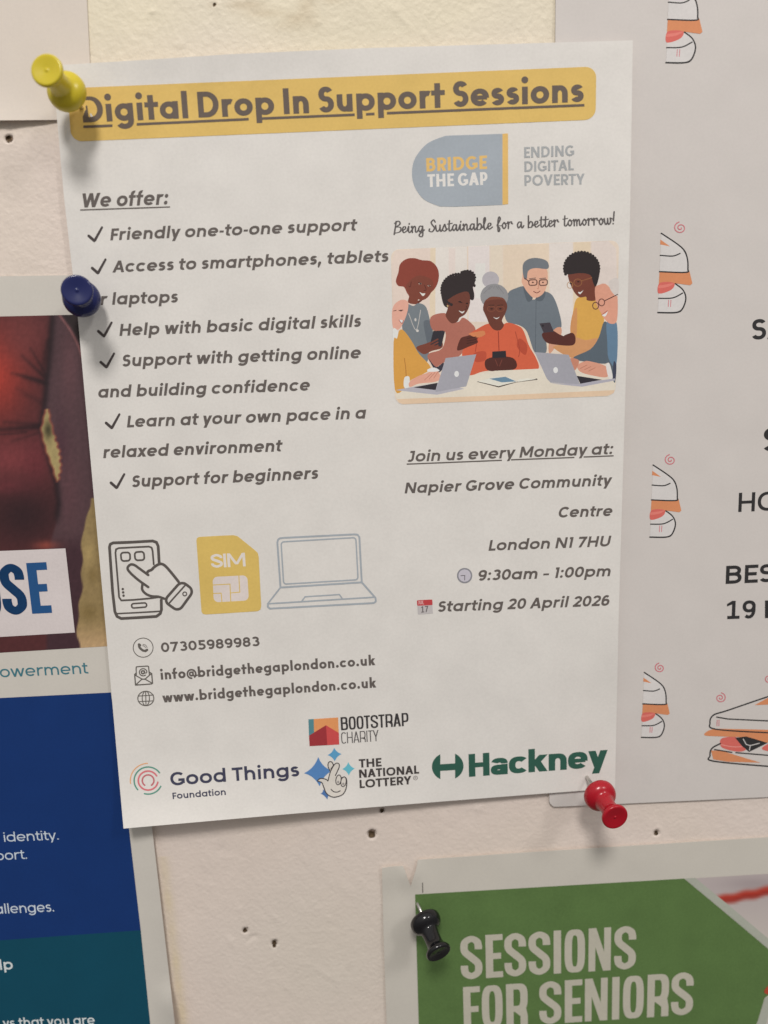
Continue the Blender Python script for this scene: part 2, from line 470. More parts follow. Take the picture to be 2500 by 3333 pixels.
        if c == '2':
            g.arc(k, .68, k, .32, 165, -38); e = math.radians(-38)
            ex, ey = k + (k - w / 2) * math.cos(e), .68 + (.32 - t / 2) * math.sin(e)
            g.P([(ex - hw * .55, ey + .03), (ex + hw * .5, ey - .01), (hw * 1.25, t * .6), (0, t * .6)]); g.R(0, 0, wd, t)
        if c == '3':
            q = (1 + t) / 4; g.arc(k * .96, 1 - q * .96, k * .92, q * .96, 150, -90); g.arc(k, q * 1.04, k, q * 1.04, 90, -150)
        if c == '5': g.R(wd * .13, 1 - t, wd * .93, 1); g.R(wd * .13, .5, wd * .13 + w, 1); g.arc(wd * .47, .33, wd * .53, .33, 128, -148)
        if c in '69':
            g.ring(k, .33, k, .33); g.arc(k, .5, k, .5, 52, 200)
            if c == '9': g.o = [[(wd - x, 1 - y) for x, y in p] for p in g.o]
        if c == '7': g.R(0, 1 - t, wd, 1); g.D(wd - hw * .6, 1 - t * .5, wd * .32, 0, hw)
        if c == '8': q = (1 + t) / 4; g.ring(k, 1 - q * .95, k * .9, q * .95); g.ring(k, q * 1.05, k, q * 1.05)
    elif c in '.,:!':
        wd = dr * 2; l = r = st * .8
        g.dot(dr, dr, dr, sq)
        if c == ':': g.dot(dr, X - dr, dr, sq)
        if c == ',': g.P([(0, dr), (dr * 2, dr), (dr * 1.1, -dr * 2), (dr * .2, -dr * 2)])
    elif c in '-\u2013':
        wd = .34 if c == '-' else .48; g.R(0, X * .5 - t * .42, wd, X * .5 + t * .42); l = r = .06
    elif c == '@':
        wd = 1.0; l = r = rd; q = w * .72
        g.arc(.5, .36, .5, .5, -58, 275, w=q, t=q); g.ring(.48, .36, .25, .25, w=q, t=q)
        g.R(.73 - q, .12, .73, .6); g.arc(.865, .25, .135 + q, .15, 180, 360, w=q, t=q)
    else: raise ValueError('no glyph for ' + c)
    return g.o, wd, l, r

GEO = dict(X=.757, A=1.05, D=.27, n=2.15, o=1.1, nn=.96, U=1.0, sb=.095, sp=.34)                # geometric body face
SPA = dict(X=.68, A=1.06, D=.3, n=2.05, o=1.08, nn=.92, U=.92, plain_t=True)   # heavy geometric titles
CON = dict(X=.74, A=1.0, D=.25, n=3.2, o=.9, nn=.85, U=.9, sb=.05, sp=.2, wd=dict(S=.485, E=.385, O=.46, N=.5, F=.37, R=.475, B=.47, T=.4, A=.5, P=.45, U=.46, C=.45, H=.48, Y=.48))              # condensed capitals
HEL = dict(X=.735, A=1.02, D=.27, n=2.5, o=1.0, nn=.92, U=.9, a2=True, sq=True, sb=.03)  # heavy grotesque
SAN = dict(X=.73, A=1.03, D=.27, n=2.2, o=1.06, nn=.96, U=.95, foot=True)

def layout(s, w, t, S):
    x = 0; out = []; first = True; endx = 0
    for c in s:
        o, wd, l, r = glyph(c, w, t, S)
        if c == ' ': x += wd; continue
        if not first: x += l
        first = False
        out.append((x, o)); endx = x + wd; x += wd + r
    return out, endx
def text(pr, s, p0, p1, cap, col, S=GEO, w=.16, t=None, slant=0, rnd=0):
    """Letters on the baseline p0 -> p1 (fitted to it), capital height cap."""
    t = w * .9 if t is None else t
    L = math.hypot(p1[0] - p0[0], p1[1] - p0[1]); ux = ((p1[0] - p0[0]) / L, (p1[1] - p0[1]) / L)
    ww = w
    for _ in range(4):
        lay, wd = layout(s, ww, t, S); k = L / wd; ww = w * cap / k
    lay, wd = layout(s, ww, t, S); k = L / wd
    ua, ub = upv(*p0), upv(*p1); tn = math.tan(math.radians(slant))
    for x, o in lay:
        for p in o:
            q = []
            for gx, gy in p:
                a = (x + gx) * k; f = min(1, max(0, a / L)); u = ua + (ub - ua) * f
                a += gy * cap * tn
                q.append((p0[0] + ux[0] * a + u[0] * gy * cap, p0[1] + ux[1] * a + u[1] * gy * cap))
            pr.poly(q, col)

HAND = {
 'B': ([[(.1, -.2), (.28, .8), (.45, 1.9)], [(.2, 1.6), (.75, 1.95), (.98, 1.5), (.45, 1.02)], [(.45, 1.02), (1.05, .85), (.9, .2), (.15, .0)]], 1.2),
 'e': ([[(0, .35), (.45, .6), (.52, .92), (.26, .98), (.1, .5), (.28, .02), (.75, .35)]], .75),
 'i': ([[(0, .35), (.22, 1), (.18, .25), (.34, 0), (.6, .35)], [(.3, 1.38), (.32, 1.46)]], .58),
 'n': ([[(0, .85), (.12, .98), (.13, 0)], [(.13, .5), (.42, 1), (.58, .8), (.56, .18), (.7, 0), (.95, .35)]], .92),
 'g': ([[(.64, .85), (.36, 1), (.1, .6), (.25, .04), (.58, .5), (.66, .92)], [(.67, .95), (.64, -.5), (.36, -.75), (.16, -.4), (.9, .35)]], .92),
 'S': ([[(.98, 1.55), (.75, 1.92), (.42, 1.5), (.6, 1.05), (.85, .55), (.52, 0), (.1, .12), (.16, .45)]], 1.02),
 'u': ([[(0, .95), (.08, .25), (.28, 0), (.56, .4), (.62, 1)], [(.62, 1), (.62, .2), (.76, 0), (.95, .35)]], .95),
 's': ([[(0, .3), (.32, 1.1), (.42, .75), (.52, .3), (.3, 0), (.05, .1)], [(.42, .05), (.7, .35)]], .7),
 't': ([[(.3, 1.65), (.22, .25), (.4, 0), (.66, .35)], [(0, 1.12), (.7, 1.24)]], .62),
 'a': ([[(.64, .85), (.36, 1), (.1, .55), (.25, .02), (.58, .5), (.65, .95)], [(.65, .95), (.65, .18), (.78, 0), (.98, .35)]], .97),
 'b': ([[(.16, 1.9), (.1, 0)], [(.12, .45), (.45, 1), (.7, .65), (.52, .06), (.14, .05)], [(.62, .2), (.92, .45)]], .9),
 'l': ([[(0, .35), (.38, 1.5), (.32, 1.95), (.15, 1.5), (.18, .2), (.36, 0), (.62, .35)]], .6),
 'f': ([[(.1, .6), (.55, 1.5), (.44, 1.95), (.26, 1.4), (.2, -.2), (.36, -.42), (.44, .1), (.16, .45), (.7, .5)]], .72),
 'o': ([[(.36, 1), (.1, .5), (.34, 0), (.62, .5), (.38, 1), (.6, .82), (.88, .85)]], .82),
 'r': ([[(0, .85), (.14, 1.05), (.12, 0)], [(.12, .45), (.28, .95), (.56, 1.08), (.58, .82)], [(.58, .85), (.74, .72)]], .76),
 'm': ([[(0, .85), (.12, .98), (.13, 0)], [(.13, .5), (.36, 1), (.5, .8), (.5, 0)], [(.5, .5), (.74, 1), (.88, .8), (.87, .18), (1, 0), (1.2, .35)]], 1.2),
 'w': ([[(0, .95), (.08, .25), (.24, 0), (.44, .4), (.48, .95)], [(.48, .95), (.5, .2), (.66, 0), (.9, .5), (.84, 1), (1.15, .85)]], 1.12),
 '!': ([[(.3, 2.0), (.16, .55)], [(.1, .05), (.11, .1)]], .4), ' ': ([], .55)}
def handwrite(pr, s, p0, p1, xh, col, w):
    tot = sum(HAND[c][1] for c in s); L = math.hypot(p1[0] - p0[0], p1[1] - p0[1]); k = L / tot
    ux = ((p1[0] - p0[0]) / L, (p1[1] - p0[1]) / L); u = upv(*p0); x = 0
    for c in s:
        for st in HAND[c][0]:
            q = [(p0[0] + ux[0] * (x + a) * k + u[0] * b * xh, p0[1] + ux[1] * (x + a) * k + u[1] * b * xh) for a, b in st]
            pr.line(cr(q, False, 6) if len(q) > 2 else q, w, col, nib=.55)
        x += HAND[c][1]

# ------------------------------------------------------------------ how each sheet lies off the wall (mm)
def clamp(v, a=0., b=1.): return max(a, min(b, v))
def smooth(v): v = clamp(v); return v * v * (3 - 2 * v)
def lift_flyer(px, py):
    sb = (2697 - .0845 * (px - 402) - py) / 11
    sr = (2061 - .0242 * (py - 130) - px) / 11
    h = 2.1
    h += 5.2 * math.exp(-max(sb, -3) / 15) * smooth((1850 - px) / 1500)
    h += 2.0 * math.exp(-max(sr, -3) / 13) * smooth((2480 - py) / 500) * (.55 + .45 * smooth((py - 100) / 700))
    h += .3 * math.sin(px / 330 + 1) * math.sin(py / 420) + .16 * noise.noise(Vector((px / 260, py / 260, 3))) + .12 * noise.noise(Vector((px / 90, py / 110, 9)))
    for cx, cy in ((264, 348), (274, 986), (1912, 2532)): h -= .8 * math.exp(-math.hypot(px - cx, py - cy) / 34)
    h += 1.0 * math.exp(-((px - 700) / 380) ** 2 - ((py - 120) / 110) ** 2)
    return h
def edge_left_poster(py): return 497 + .116 * (py - 2712)
def lift_left(px, py):
    e = (edge_left_poster(py) - px) / 11
    return .55 + 1.9 * math.exp(-max(e, -2) / 5) * smooth((py - 2350) / 700) + .12 * math.sin(py / 170) + 3.2 * math.exp(-((px - 575) / 42) ** 2) * smooth((py - 3190) / 90)
def lift_right(px, py): return .75 + .2 * math.sin(px / 260) * math.sin(py / 310) + .14 * noise.noise(Vector((px / 240, py / 240, 6))) + .07 * noise.noise(Vector((px / 90, py / 100, 8)))
def lift_green(px, py):
    h = .8 + .12 * math.sin(px / 190 + py / 260) + .12 * noise.noise(Vector((px / 120, py / 120, 4)))
    # crumpled corner beside the black pin
    u = ((px - 1318) * .82 + (py - 3010) * .57) / 60; v = (-(px - 1318) * .57 + (py - 3010) * .82) / 95
    h += .9 * math.exp(-u * u - v * v) + .5 * math.exp(-((px - 1250) / 60) ** 2 - ((py - 2840) / 50) ** 2) + 1.1 * math.exp(-((px - 1335) / 32) ** 2 - ((py - 2850) / 42) ** 2)
    return h
def lift_blank(px, py):
    s = (392 - py) / 12
    return .4 + 1.3 * math.exp(-max(s, -2) / 6) * smooth((260 - px) / 260)

PAPER = ink((213, 207, 199), 'flyer_paper', .75, .2, .05)
PAPER_L = ink((196, 189, 178), 'poster_paper_warm', .7, .2, .03)
PAPER_R = ink((199, 191, 184), 'poster_paper_cool', .7, .2, .03)
PAPER_G = ink((193, 186, 174), 'poster_paper_grey', .6, .25, .03)
PAPER_B = ink((208, 196, 183), 'blank_paper', .75, .2, .03)

# ------------------------------------------------------------------ the wall
HOLES = [(*cv('A', [(47, 748)])[0], 10, .9), (*cv('A', [(1158, 25)])[0], 5, .35), (*cv('Q', [(1377, 160)])[0], 6, 1.), (*cv('Q', [(1317, 297)])[0], 11, 1.),
         (*cv('Q', [(572, 862)])[0], 6, 1.), (*cv('Q', [(745, 935)])[0], 6.5, 1.), (*cv('L', [(1195, 15)])[0], 6.5, 1.), (*cv('Q', [(745, 953)])[0], 5, .6)]
def build_wall():
    step = 6.5
    xs = np.arange(-420, 2960, step); ys = np.arange(-420, 3800, step)
    gx, gy = np.meshgrid(xs, ys); nx, ny = len(xs), len(ys)
    P = atN(gx.ravel(), gy.ravel(), np.zeros(gx.size))
    mm = P[:, :2]
    h = np.empty(len(P)); n1 = np.empty(len(P)); n2 = np.empty(len(P))
    for i, (x, y) in enumerate(mm):
        a = noise.noise(Vector((x * .42, y * .42, 0)))
        wx, wy = x + 1.6 * noise.noise(Vector((x * .2, y * .2, 7))), y
        b = noise.noise(Vector((wx * .5 + wy * .22, wy * .16 - wx * .05, 3)))
        c = noise.noise(Vector((x * .95, y * .95, 5)))
        h[i] = .03 * a + .045 * b + .055 * c + .1 * noise.noise(Vector((x * .06, y * .06, 11)))
        n1[i] = noise.noise(Vector((x * .035, y * .035, 20))); n2[i] = noise.noise(Vector((x * .16, y * .16, 31)))
    px, py = gx.ravel(), gy.ravel()
    # short scratches and paint ridges, small pimples
    rnd = random.Random(3)
    for k in range(110):
        cx, cy = rnd.uniform(300, 1500), rnd.uniform(2600, 3400)
        if k > 70: cx, cy = rnd.uniform(200, 1850), rnd.uniform(-60, 240)
        L = rnd.uniform(8, 45); a = rnd.gauss(2.05, .35); s = rnd.choice((1, 1, -1)) * rnd.uniform(.04, .13)
        u = (px - cx) * math.cos(a) - (py - cy) * math.sin(a); v = (px - cx) * math.sin(a) + (py - cy) * math.cos(a)
        h += s * np.exp(-(u / L) ** 2 - (v / 7) ** 2)
    for k in range(60):
        cx, cy = rnd.uniform(0, 2500), rnd.uniform(2600, 3400)
        if k > 30: cx, cy = rnd.uniform(0, 1850), rnd.uniform(-60, 700)
        r = rnd.uniform(7, 12); s = rnd.choice((1, 1, 1, -1.2)) * rnd.uniform(.08, .22)
        h += s * np.exp(-((px - cx) ** 2 + (py - cy) ** 2) / r ** 2)
    for cx, cy, r, s in HOLES:
        d = np.hypot(px - cx, py - cy)
        h += .07 * np.exp(-((d - r * 1.7) / (r * .5)) ** 2) - 2.2 * s * np.exp(-(d / (r * 1.05)) ** 4)
    cut = cv('Q', [(590, 925), (650, 905)])
    u = (px - cut[0][0]) / (cut[1][0] - cut[0][0]); yy = cut[0][1] + u * (cut[1][1] - cut[0][1]) - 7 * np.clip(u * (1 - u), 0, 1) * 4
    h -= .3 * np.exp(-((py - yy) / 6) ** 2) * ((u > 0) & (u < 1))
    P[:, 2] = h
    # paint colour: creamy above, pinker below, with an old brown stain and a strip of older yellow paint
    f = np.clip((py - 60) / 420, 0, 1) * .9 + .18 * n1
    A, B = np.array(albedo((217, 205, 180))), np.array(albedo((214, 198, 187)))
    B = B * (1 - .02 * np.clip((py - 900) / 1700, 0, 1))[:, None]
    col = A + (B - A) * np.clip(f, 0, 1)[:, None]
    col *= (1 + .035 * n1 + .03 * n2)[:, None]
    G = np.array(albedo((200, 192, 176)))
    m = np.clip(np.exp(-((px - 1080) / 330) ** 2 - ((py - 3120) / 300) ** 2) * .5 + .25 * n1, 0, .6); col = col + (G - col) * m[:, None]
    Yw = np.array(albedo((206, 188, 146)))
    e = px - (536 + .12 * (py - 2830)); m = .55 * np.exp(-(e / 17) ** 2) * (py > 2790) * np.clip(.75 + .5 * n2, 0, 1); col = col + (Yw - col) * m[:, None]
    St = np.array(albedo((170, 145, 108)))
    stain = np.zeros(len(P))
    for (x, y, rx, ry, a) in ((975, 70, 45, 22, .9), (935, 88, 36, 12, .75), (800, 15, 55, 18, .45), (860, 45, 60, 14, .35), (690, 15, 16, 9, .4), (1000, 30, 26, 40, .45), (1090, 0, 40, 12, .3)):
        stain += a * np.exp(-((px - x) / rx) ** 2 - ((py - y) / ry) ** 2)
    stain = np.clip(stain * (.8 + .9 * n2), 0, .85); col = col + (St - col) * stain[:, None]
    me = bpy.data.meshes.new('wall')
    idx = np.arange(nx * ny).reshape(ny, nx)
    q = np.stack([idx[1:, :-1].ravel(), idx[1:, 1:].ravel(), idx[:-1, 1:].ravel(), idx[:-1, :-1].ravel()], -1)
    V = np.stack([(P[:, 0] - OX) / 1000, -P[:, 2] / 1000, (P[:, 1] - OY) / 1000], -1)
    me.vertices.add(len(V)); me.vertices.foreach_set('co', V.ravel())
    me.loops.add(q.size); me.loops.foreach_set('vertex_index', q.ravel())
    me.polygons.add(len(q)); me.polygons.foreach_set('loop_start', np.arange(0, q.size, 4))
    me.polygons.foreach_set('use_smooth', np.ones(len(q), bool)); me.update(calc_edges=True)
    at_ = me.color_attributes.new('paint', 'FLOAT_COLOR', 'POINT')
    at_.data.foreach_set('color', np.concatenate([np.clip(col, .01, .88), np.ones((len(P), 1))], 1).astype(np.float32).ravel())
    m = attr_mat('painted_plaster', 'paint', .55, .3); nt = m.node_tree; b = nt.nodes['Principled BSDF']
    tc = nt.nodes.new('ShaderNodeTexCoord'); n = nt.nodes.new('ShaderNodeTexNoise'); n.inputs['Scale'].default_value = 900; n.inputs['Detail'].default_value = 4
    bp = nt.nodes.new('ShaderNodeBump'); bp.inputs['Strength'].default_value = .5; bp.inputs['Distance'].default_value = .0003
    nt.links.new(tc.outputs['Object'], n.inputs['Vector']); nt.links.new(n.outputs['Fac'], bp.inputs['Height']); nt.links.new(bp.outputs[0], b.inputs['Normal'])
    me.materials.append(m)
    wall = link('wall', me); wall['kind'] = 'structure'; wall['label'] = 'cream painted rough plaster wall with nail holes'; wall['category'] = 'wall'
    dark = ink((92, 76, 58), 'bare_hole', .9, .1)
    for cx, cy, r, s in HOLES:
        hm = bpy.data.meshes.new('nail_hole'); vv = []; ff = []
        rr = random.Random(int(cx))
        for ring, (k, z) in enumerate(((1.12, .1), (.75, -.25), (.3, -.6))):
            for j in range(12):
                a = 2 * math.pi * j / 12; q_ = r * k * .98 * (1 + .2 * rr.uniform(-1, 1))
                vv.append(W(at(cx + q_ * math.cos(a), cy - q_ * math.sin(a), z * s)))
        for ring in range(2):
            for j in range(12): ff.append([ring * 12 + j, ring * 12 + (j + 1) % 12, ring * 12 + 12 + (j + 1) % 12, ring * 12 + 12 + j])
        ff.append(list(range(24, 36))); hm.from_pydata(vv, [], ff); hm.materials.append(dark); hm.update()
        link('nail_hole', hm, wall)
build_wall()

def photo_grid(name, parent, outline_fn, x0, x1, y0, y1, step, colfn, lift, eps, label=None):
    """A printed photograph: a fine grid of ink whose colours come from a function of the place on the print."""
    xs = np.arange(x0, x1 + .01, step); ys = np.arange(y0, y1 + .01, step)
    vv = []; cc = []; idx = {}; ff = []
    nx, ny = len(xs), len(ys)
    for j, y in enumerate(ys):
        for i, x in enumerate(xs):
            X, Y = outline_fn(x, y)
            vv.append(W(at(X, Y, lift(X, Y) + eps))); cc.append((*albedo(colfn(X, Y)), 1))
    for j in range(ny - 1):
        for i in range(nx - 1):
            a = j * nx + i; ff.append([a + nx, a + nx + 1, a + 1, a])
    me = bpy.data.meshes.new(name); me.from_pydata(vv, [], ff)
    ca = me.color_attributes.new('print', 'FLOAT_COLOR', 'POINT'); ca.data.foreach_set('color', np.array(cc, np.float32).ravel())
    me.materials.append(attr_mat(name + '_ink', 'print', .55, .3)); me.update()
    return link(name, me, parent, label)
def mixc(a, b, t): t = clamp(t); return tuple(a[i] + (b[i] - a[i]) * t for i in range(3))
def gauss(x, y, cx, cy, rx, ry, rot=0):
    c, s = math.cos(rot), math.sin(rot); u = ((x - cx) * c + (y - cy) * s) / rx; v = (-(x - cx) * s + (y - cy) * c) / ry
    return math.exp(-u * u - v * v)

# ------------------------------------------------------------------ blank sheet, upper left
b = thing('blank_sheet', 'blank cream paper sheet tucked behind the flyer beside the yellow push pin', 'paper')
sheet('paper_sheet', b, [(-300, -300), (272, -300), (283, 0), (299, 330), (300, 387), (181, 390), (0, 391.5), (-300, 400)], lift_blank, PAPER_B)

# ------------------------------------------------------------------ left poster
lp = thing('poster', 'blue and teal poster with dark red photograph, partly covered by the flyer', 'poster')
sheet('paper_sheet', lp, [(-420, 903), (0, 899), (330, 894), (345, 1300), (400, 1900), (497, 2712), (527, 2970), (556, 3220), (600, 3600), (-420, 3600)], lift_left, PAPER_L)
def xr_photo(y): return 250 + .098 * (y - 1027) + 26 * clamp((y - 1027) / 1000)
def map_ph(x, y):                # x 0..1 across, y 0..1 down
    xl = -420; Yl, Yr = 1030 + y * (2119 - 1030), 1022 + y * (2098 - 1022)
    X = xl + x * (xr_photo(Yr) + 55 - xl)
    f = clamp(X / 345); return (X, Yl + (Yr - Yl) * f)
def c_ph(X, Y):
    x = X / .6552; y = (Y - 850) / .6552      # crop J coordinates
    bx = float(np.interp(y, [250, 420, 560, 700, 830, 1000, 1090, 1200, 1300, 1400, 1950], [262, 250, 236, 222, 205, 250, 278, 292, 280, 250, 230]))
    arm = smooth((x - bx) / 22 + .5)
    c = (80, 42, 43)                                     # body in a red dress
    c = mixc(c, (156, 56, 46), 1.0 * gauss(x, y, -20, 560, 150, 230)); c = mixc(c, (112, 56, 54), .7 * gauss(x, y, 120, 370, 110, 130))
    c = mixc(c, (126, 58, 60), .8 * gauss(x, y, 50, 985, 170, 105)); c = mixc(c, (104, 44, 50), .5 * gauss(x, y, 180, 1000, 60, 120))
    c = mixc(c, (38, 27, 30), .7 * gauss(x, y, 120, 1265, 200, 150)); c = mixc(c, (120, 52, 58), .4 * gauss(x, y, 20, 1120, 120, 40))
    for (x0, y0, x1, y1, w_, k_) in ((240, 605, 60, 556, 9, .8), (236, 590, 110, 470, 9, .75), (232, 570, 150, 430, 8, .6), (236, 610, 120, 575, 14, .8), (240, 400, 205, 560, 14, .6),
                                     (-10, 838, 205, 822, 14, .85), (-10, 862, 130, 850, 6, .6), (20, 800, 200, 812, 10, .5), (60, 895, 200, 850, 9, .35), (90, 640, 200, 700, 16, .3)):
        dx, dy = x1 - x0, y1 - y0; t_ = clamp(((x - x0) * dx + (y - y0) * dy) / (dx * dx + dy * dy)); d_ = math.hypot(x - x0 - t_ * dx, y - y0 - t_ * dy)
        c = mixc(c, (40, 26, 29), k_ * math.exp(-(d_ / w_) ** 2) * (1 - .6 * t_ if x0 > x1 else .6 + .4 * t_))
    ac = mixc((80, 58, 61), (98, 66, 69), .7 * gauss(x, y, 345, 520, 45, 200)); ac = mixc(ac, (72, 46, 54), .7 * gauss(x, y, 300, 920, 40, 150)); ac = mixc(ac, (96, 62, 66), .5 * gauss(x, y, 345, 1130, 60, 200)); ac = mixc(ac, (58, 36, 42), .7 * smooth((y - 1330) / 120))
    c = mixc(c, ac, arm); c = mixc(c, (38, 28, 31), .75 * math.exp(-((x - bx) / 17) ** 2) * smooth((1330 - y) / 80))
    # lit gap
    lx = float(np.interp(y, [735, 780, 830, 870, 950, 1030, 1095], [224, 217, 204, 209, 232, 262, 281])) + 2.5 * math.sin(y / 9.)
    rx_ = float(np.interp(y, [735, 780, 830, 870, 950, 1030, 1095], [243, 248, 262, 272, 297, 303, 289])) + (4.5 * math.sin(y / 5.5) if y > 850 else 2.5 * math.sin(y / 8))
    if 735 < y < 1100:
        ins = min(x - lx, rx_ - x); g = smooth(ins / 10 + .3)
        gap = mixc((160, 142, 96), (70, 64, 44), gauss(x, y, 240, 840, 22, 45))
        rim = smooth(1 - abs(ins) / 11)
        c = mixc(c, gap, g); c = mixc(c, (150, 78, 62), .6 * rim)
    # yellow ground at the lower right
    ex = 405 + 40 * smooth((1370 - y) / 160) + 5 * math.sin(y / 23) - 22 * smooth((y - 1600) / 200) + 8 * smooth((y - 1850) / 60)
    if y > 1180:
        g = smooth((x - ex) / 10 + .3)
        yel = mixc((142, 120, 80), (182, 150, 110), smooth((y - 1750) / 180)); yel = mixc(yel, (112, 92, 52), .6 * gauss(x, y, 440, 1745, 40, 40) + .5 * gauss(x, y, 460, 1560, 26, 40))
        yel = mixc(yel, (186, 160, 105), .5 * gauss(x, y, 440, 1450, 30, 60))
        c = mixc(c, yel, g)
    # shoulder edge top right
    e = x - (300 + (y - 275) * .55 + 12 * math.sin((y - 275) / 60))
    if y < 480: c = mixc(c, (46, 38, 38), .9 * smooth((e - 6) / 14)); c = mixc(c, (170, 110, 105), .6 * smooth(1 - abs(e) / 9))
    c = mixc(c, (176, 84, 66), .55 * gauss(x, y, 230, 1412, 60, 22))
    n = noise.noise(Vector((x * .05, y * .05, 1))) * .07 + noise.noise(Vector((x * .2, y * .2, 2))) * .05
    return tuple(clamp(v * (1 + n), 0, 255) for v in c)
photo_grid('photograph', lp, map_ph, 0, 1, 0, 1, 1 / 190, c_ph, lift_left, .05, 'dark red photograph of a bare body with a sunlit gap')
pr = Print('blue_panel', lp, lift_left)
pr.poly([(-420, 2292), (0, 2272), (361, 2254), (420, 2700), (458, 3028), (0, 3061), (-420, 3090)], (17, 49, 103)); pr.build()
pr = Print('teal_panel', lp, lift_left)
pr.poly([(-420, 3090), (0, 3061), (458, 3028), (489, 3333), (520, 3590), (-420, 3590)], (11, 68, 86)); pr.build()
pr = Print('caption_box', lp, lift_left, .1)
pr.poly(cv('J', [(-600, 1462), (0, 1440), (325, 1427), (372, 1845), (0, 1867), (-600, 1900)]), (205, 194, 190)); pr.build()
pr = Print('caption_text', lp, lift_left, .15)
for ch, a, bb in (('U', (-112, 1768), (14, 1761)), ('S', (21, 1759), (141, 1753)), ('E', (160, 1752), (259, 1747))):
    text(pr, ch, cv('J', [a])[0], cv('J', [bb])[0], 252 * .6552, (35, 78, 124), CON, .185, .15); pr.build()
TXT = (196, 205, 212)
pr = Print('caption_line', lp, lift_left, .05); text(pr, 'owerment', cv('J', [(2, 2068)])[0], cv('J', [(438, 2048)])[0], 36, (62, 112, 122), GEO, .15); pr.build()
for s, a, bb, cap in (('identity.', (28, 1054), (374, 1040), 30), ('port.', (-25, 1172), (173, 1162), 30), ('allenges.', (-28, 1512), (345, 1497), 31)):
    pr = Print('text_line', lp, lift_left, .1); text(pr, s, cv('K', [a])[0], cv('K', [bb])[0], cap, TXT, GEO, .135); pr.build()
pr = Print('text_line', lp, lift_left, .1); text(pr, 'lp', cv('K', [(2, 1868)])[0], cv('K', [(84, 1864)])[0], 33, (205, 210, 208), GEO, .19); pr.build()
pr = Print('text_line', lp, lift_left, .1); text(pr, 'ys that you are', cv('K', [(22, 2236)])[0], cv('K', [(604, 2214)])[0], 30, (205, 210, 208), GEO, .16); pr.build()

# ------------------------------------------------------------------ right poster
rp = thing('poster', 'white poster with sandwich drawings and bold black lettering beside the flyer', 'poster')
sheet('paper_sheet', rp, rrect([(1811, -300), (3000, -330), (3000, 2572), (1788, 2627)], 22), lift_right, PAPER_R)
BLK, ORG, TOM, PNK, WHT = (48, 46, 46), (206, 134, 92), (205, 102, 92), (196, 112, 118), (204, 198, 192)
for s, p0, wd, cap, ww in (('SA', (1030, 234), 262, 147, .19), ('S', (1110, 1042), 168, 176, .2), ('HO', (936, 1474), 285, 138, .17), ('BES', (845, 1992), 345, 130, .2)):
    a = cv('N', [p0])[0]; bq = (a[0] + wd * .4522, a[1] - wd * .4522 * .045)
    pr = Print('text_line', rp, lift_right); text(pr, s, a, bq, cap * .4522, BLK, SAN, ww); pr.build()
a = cv('O', [(996, 296)])[0]
pr = Print('text_line', rp, lift_right); text(pr, '19', a, cv('O', [(1230, 290)])[0], 152 * .3889, BLK, SAN, .19)
pr.poly(cv('O', [(1312, 140), (1345, 139), (1345, 287), (1312, 288)]), BLK); pr.build()
def snack(k, anchor, clipy=None):
    def q(pts): return [(anchor[0] + (x - 278) * .3889 * k, anchor[1] + (y - 1285) * .3889 * k) for x, y in pts]
    pr = Print('sandwich_drawing', rp, lift_right); lw = 4.2 * k ** .5
    CW = (205, 199, 194)
    pr.poly(q([(302, 742), (440, 838), (478, 905), (484, 985), (470, 1010), (290, 1005)]), CW); pr.poly(q([(290, 1095), (398, 1088), (450, 1130), (470, 1190), (445, 1262), (400, 1285), (278, 1285)]), CW)
    pr.poly(q([(290, 1005), (480, 1010), (495, 1000), (515, 1085), (500, 1098), (400, 1085), (284, 1100)]), ORG)
    pr.poly(q(cr([(284, 1090), (330, 1075), (392, 1085), (370, 1130), (284, 1155)], True)), TOM)
    pr.poly(q(cr([(284, 1102), (340, 1092), (388, 1085), (350, 1108), (284, 1118)], True)), (216, 122, 110))
    pr.poly(q([(296, 785), (362, 832), (294, 818)]), ORG)
    pr.polys(stroke(q(cr([(302, 742), (440, 838), (478, 905), (484, 985), (470, 1010), (290, 1005)], False)), lw), BLK)
    pr.polys(stroke(q(cr([(295, 893), (380, 898), (430, 880)], False)), lw * .9), BLK)
    pr.polys(stroke(q(cr([(398, 1088), (450, 1130), (470, 1190), (445, 1262), (400, 1285), (278, 1285)], False)), lw), BLK)
    pr.polys(stroke(q(cr([(284, 1188), (380, 1185), (448, 1152)], False)), lw * .9), BLK)
    for x in (352, 368): pr.polys(stroke(q([(x, 1200), (x - 3, 1245)]), 2.4), PNK)
    sp = [(435 + (9 + 5.3 * a) * math.cos(a * 1.0 + 3.4), 708 + (8 + 4.6 * a) * math.sin(a * 1.0 + 3.4)) for a in [i * .42 for i in range(23)]]
    sp = [(433 + r * math.cos(t), 704 + r * .92 * math.sin(t)) for t, r in ((i * .45, 6 + i * 1.62) for i in range(25))]
    pr.polys(stroke(q(sp), 3.2), PNK)
    pr.build()
snack(1.0, (2088, 2400)); snack(1.11, (2115.7, 1748)); snack(1.22, (2141.4, 1017)); snack(1.29, (2167.7, 203.5))
pr = Print('sandwich_drawing', rp, lift_right, label='large drawing of a filled sandwich')
o = lambda p: cv('O', p)
pr.poly(o(cr([(805, 1268), (860, 1222), (1000, 1215), (1600, 1240), (1700, 1330), (1330, 1330), (1180, 1290), (940, 1278)], True)), ORG)
pr.poly(o([(860, 1395), (960, 1402), (1275, 1498), (1000, 1490), (880, 1470)]), ORG)
pr.poly(o([(1225, 1016), (1337, 955), (1500, 940), (1500, 1000), (1337, 1012)]), ORG)
pr.poly(o(cr([(935, 1330), (960, 1290), (1070, 1285), (1150, 1330), (1150, 1390), (1080, 1405), (960, 1375)], True)), TOM)
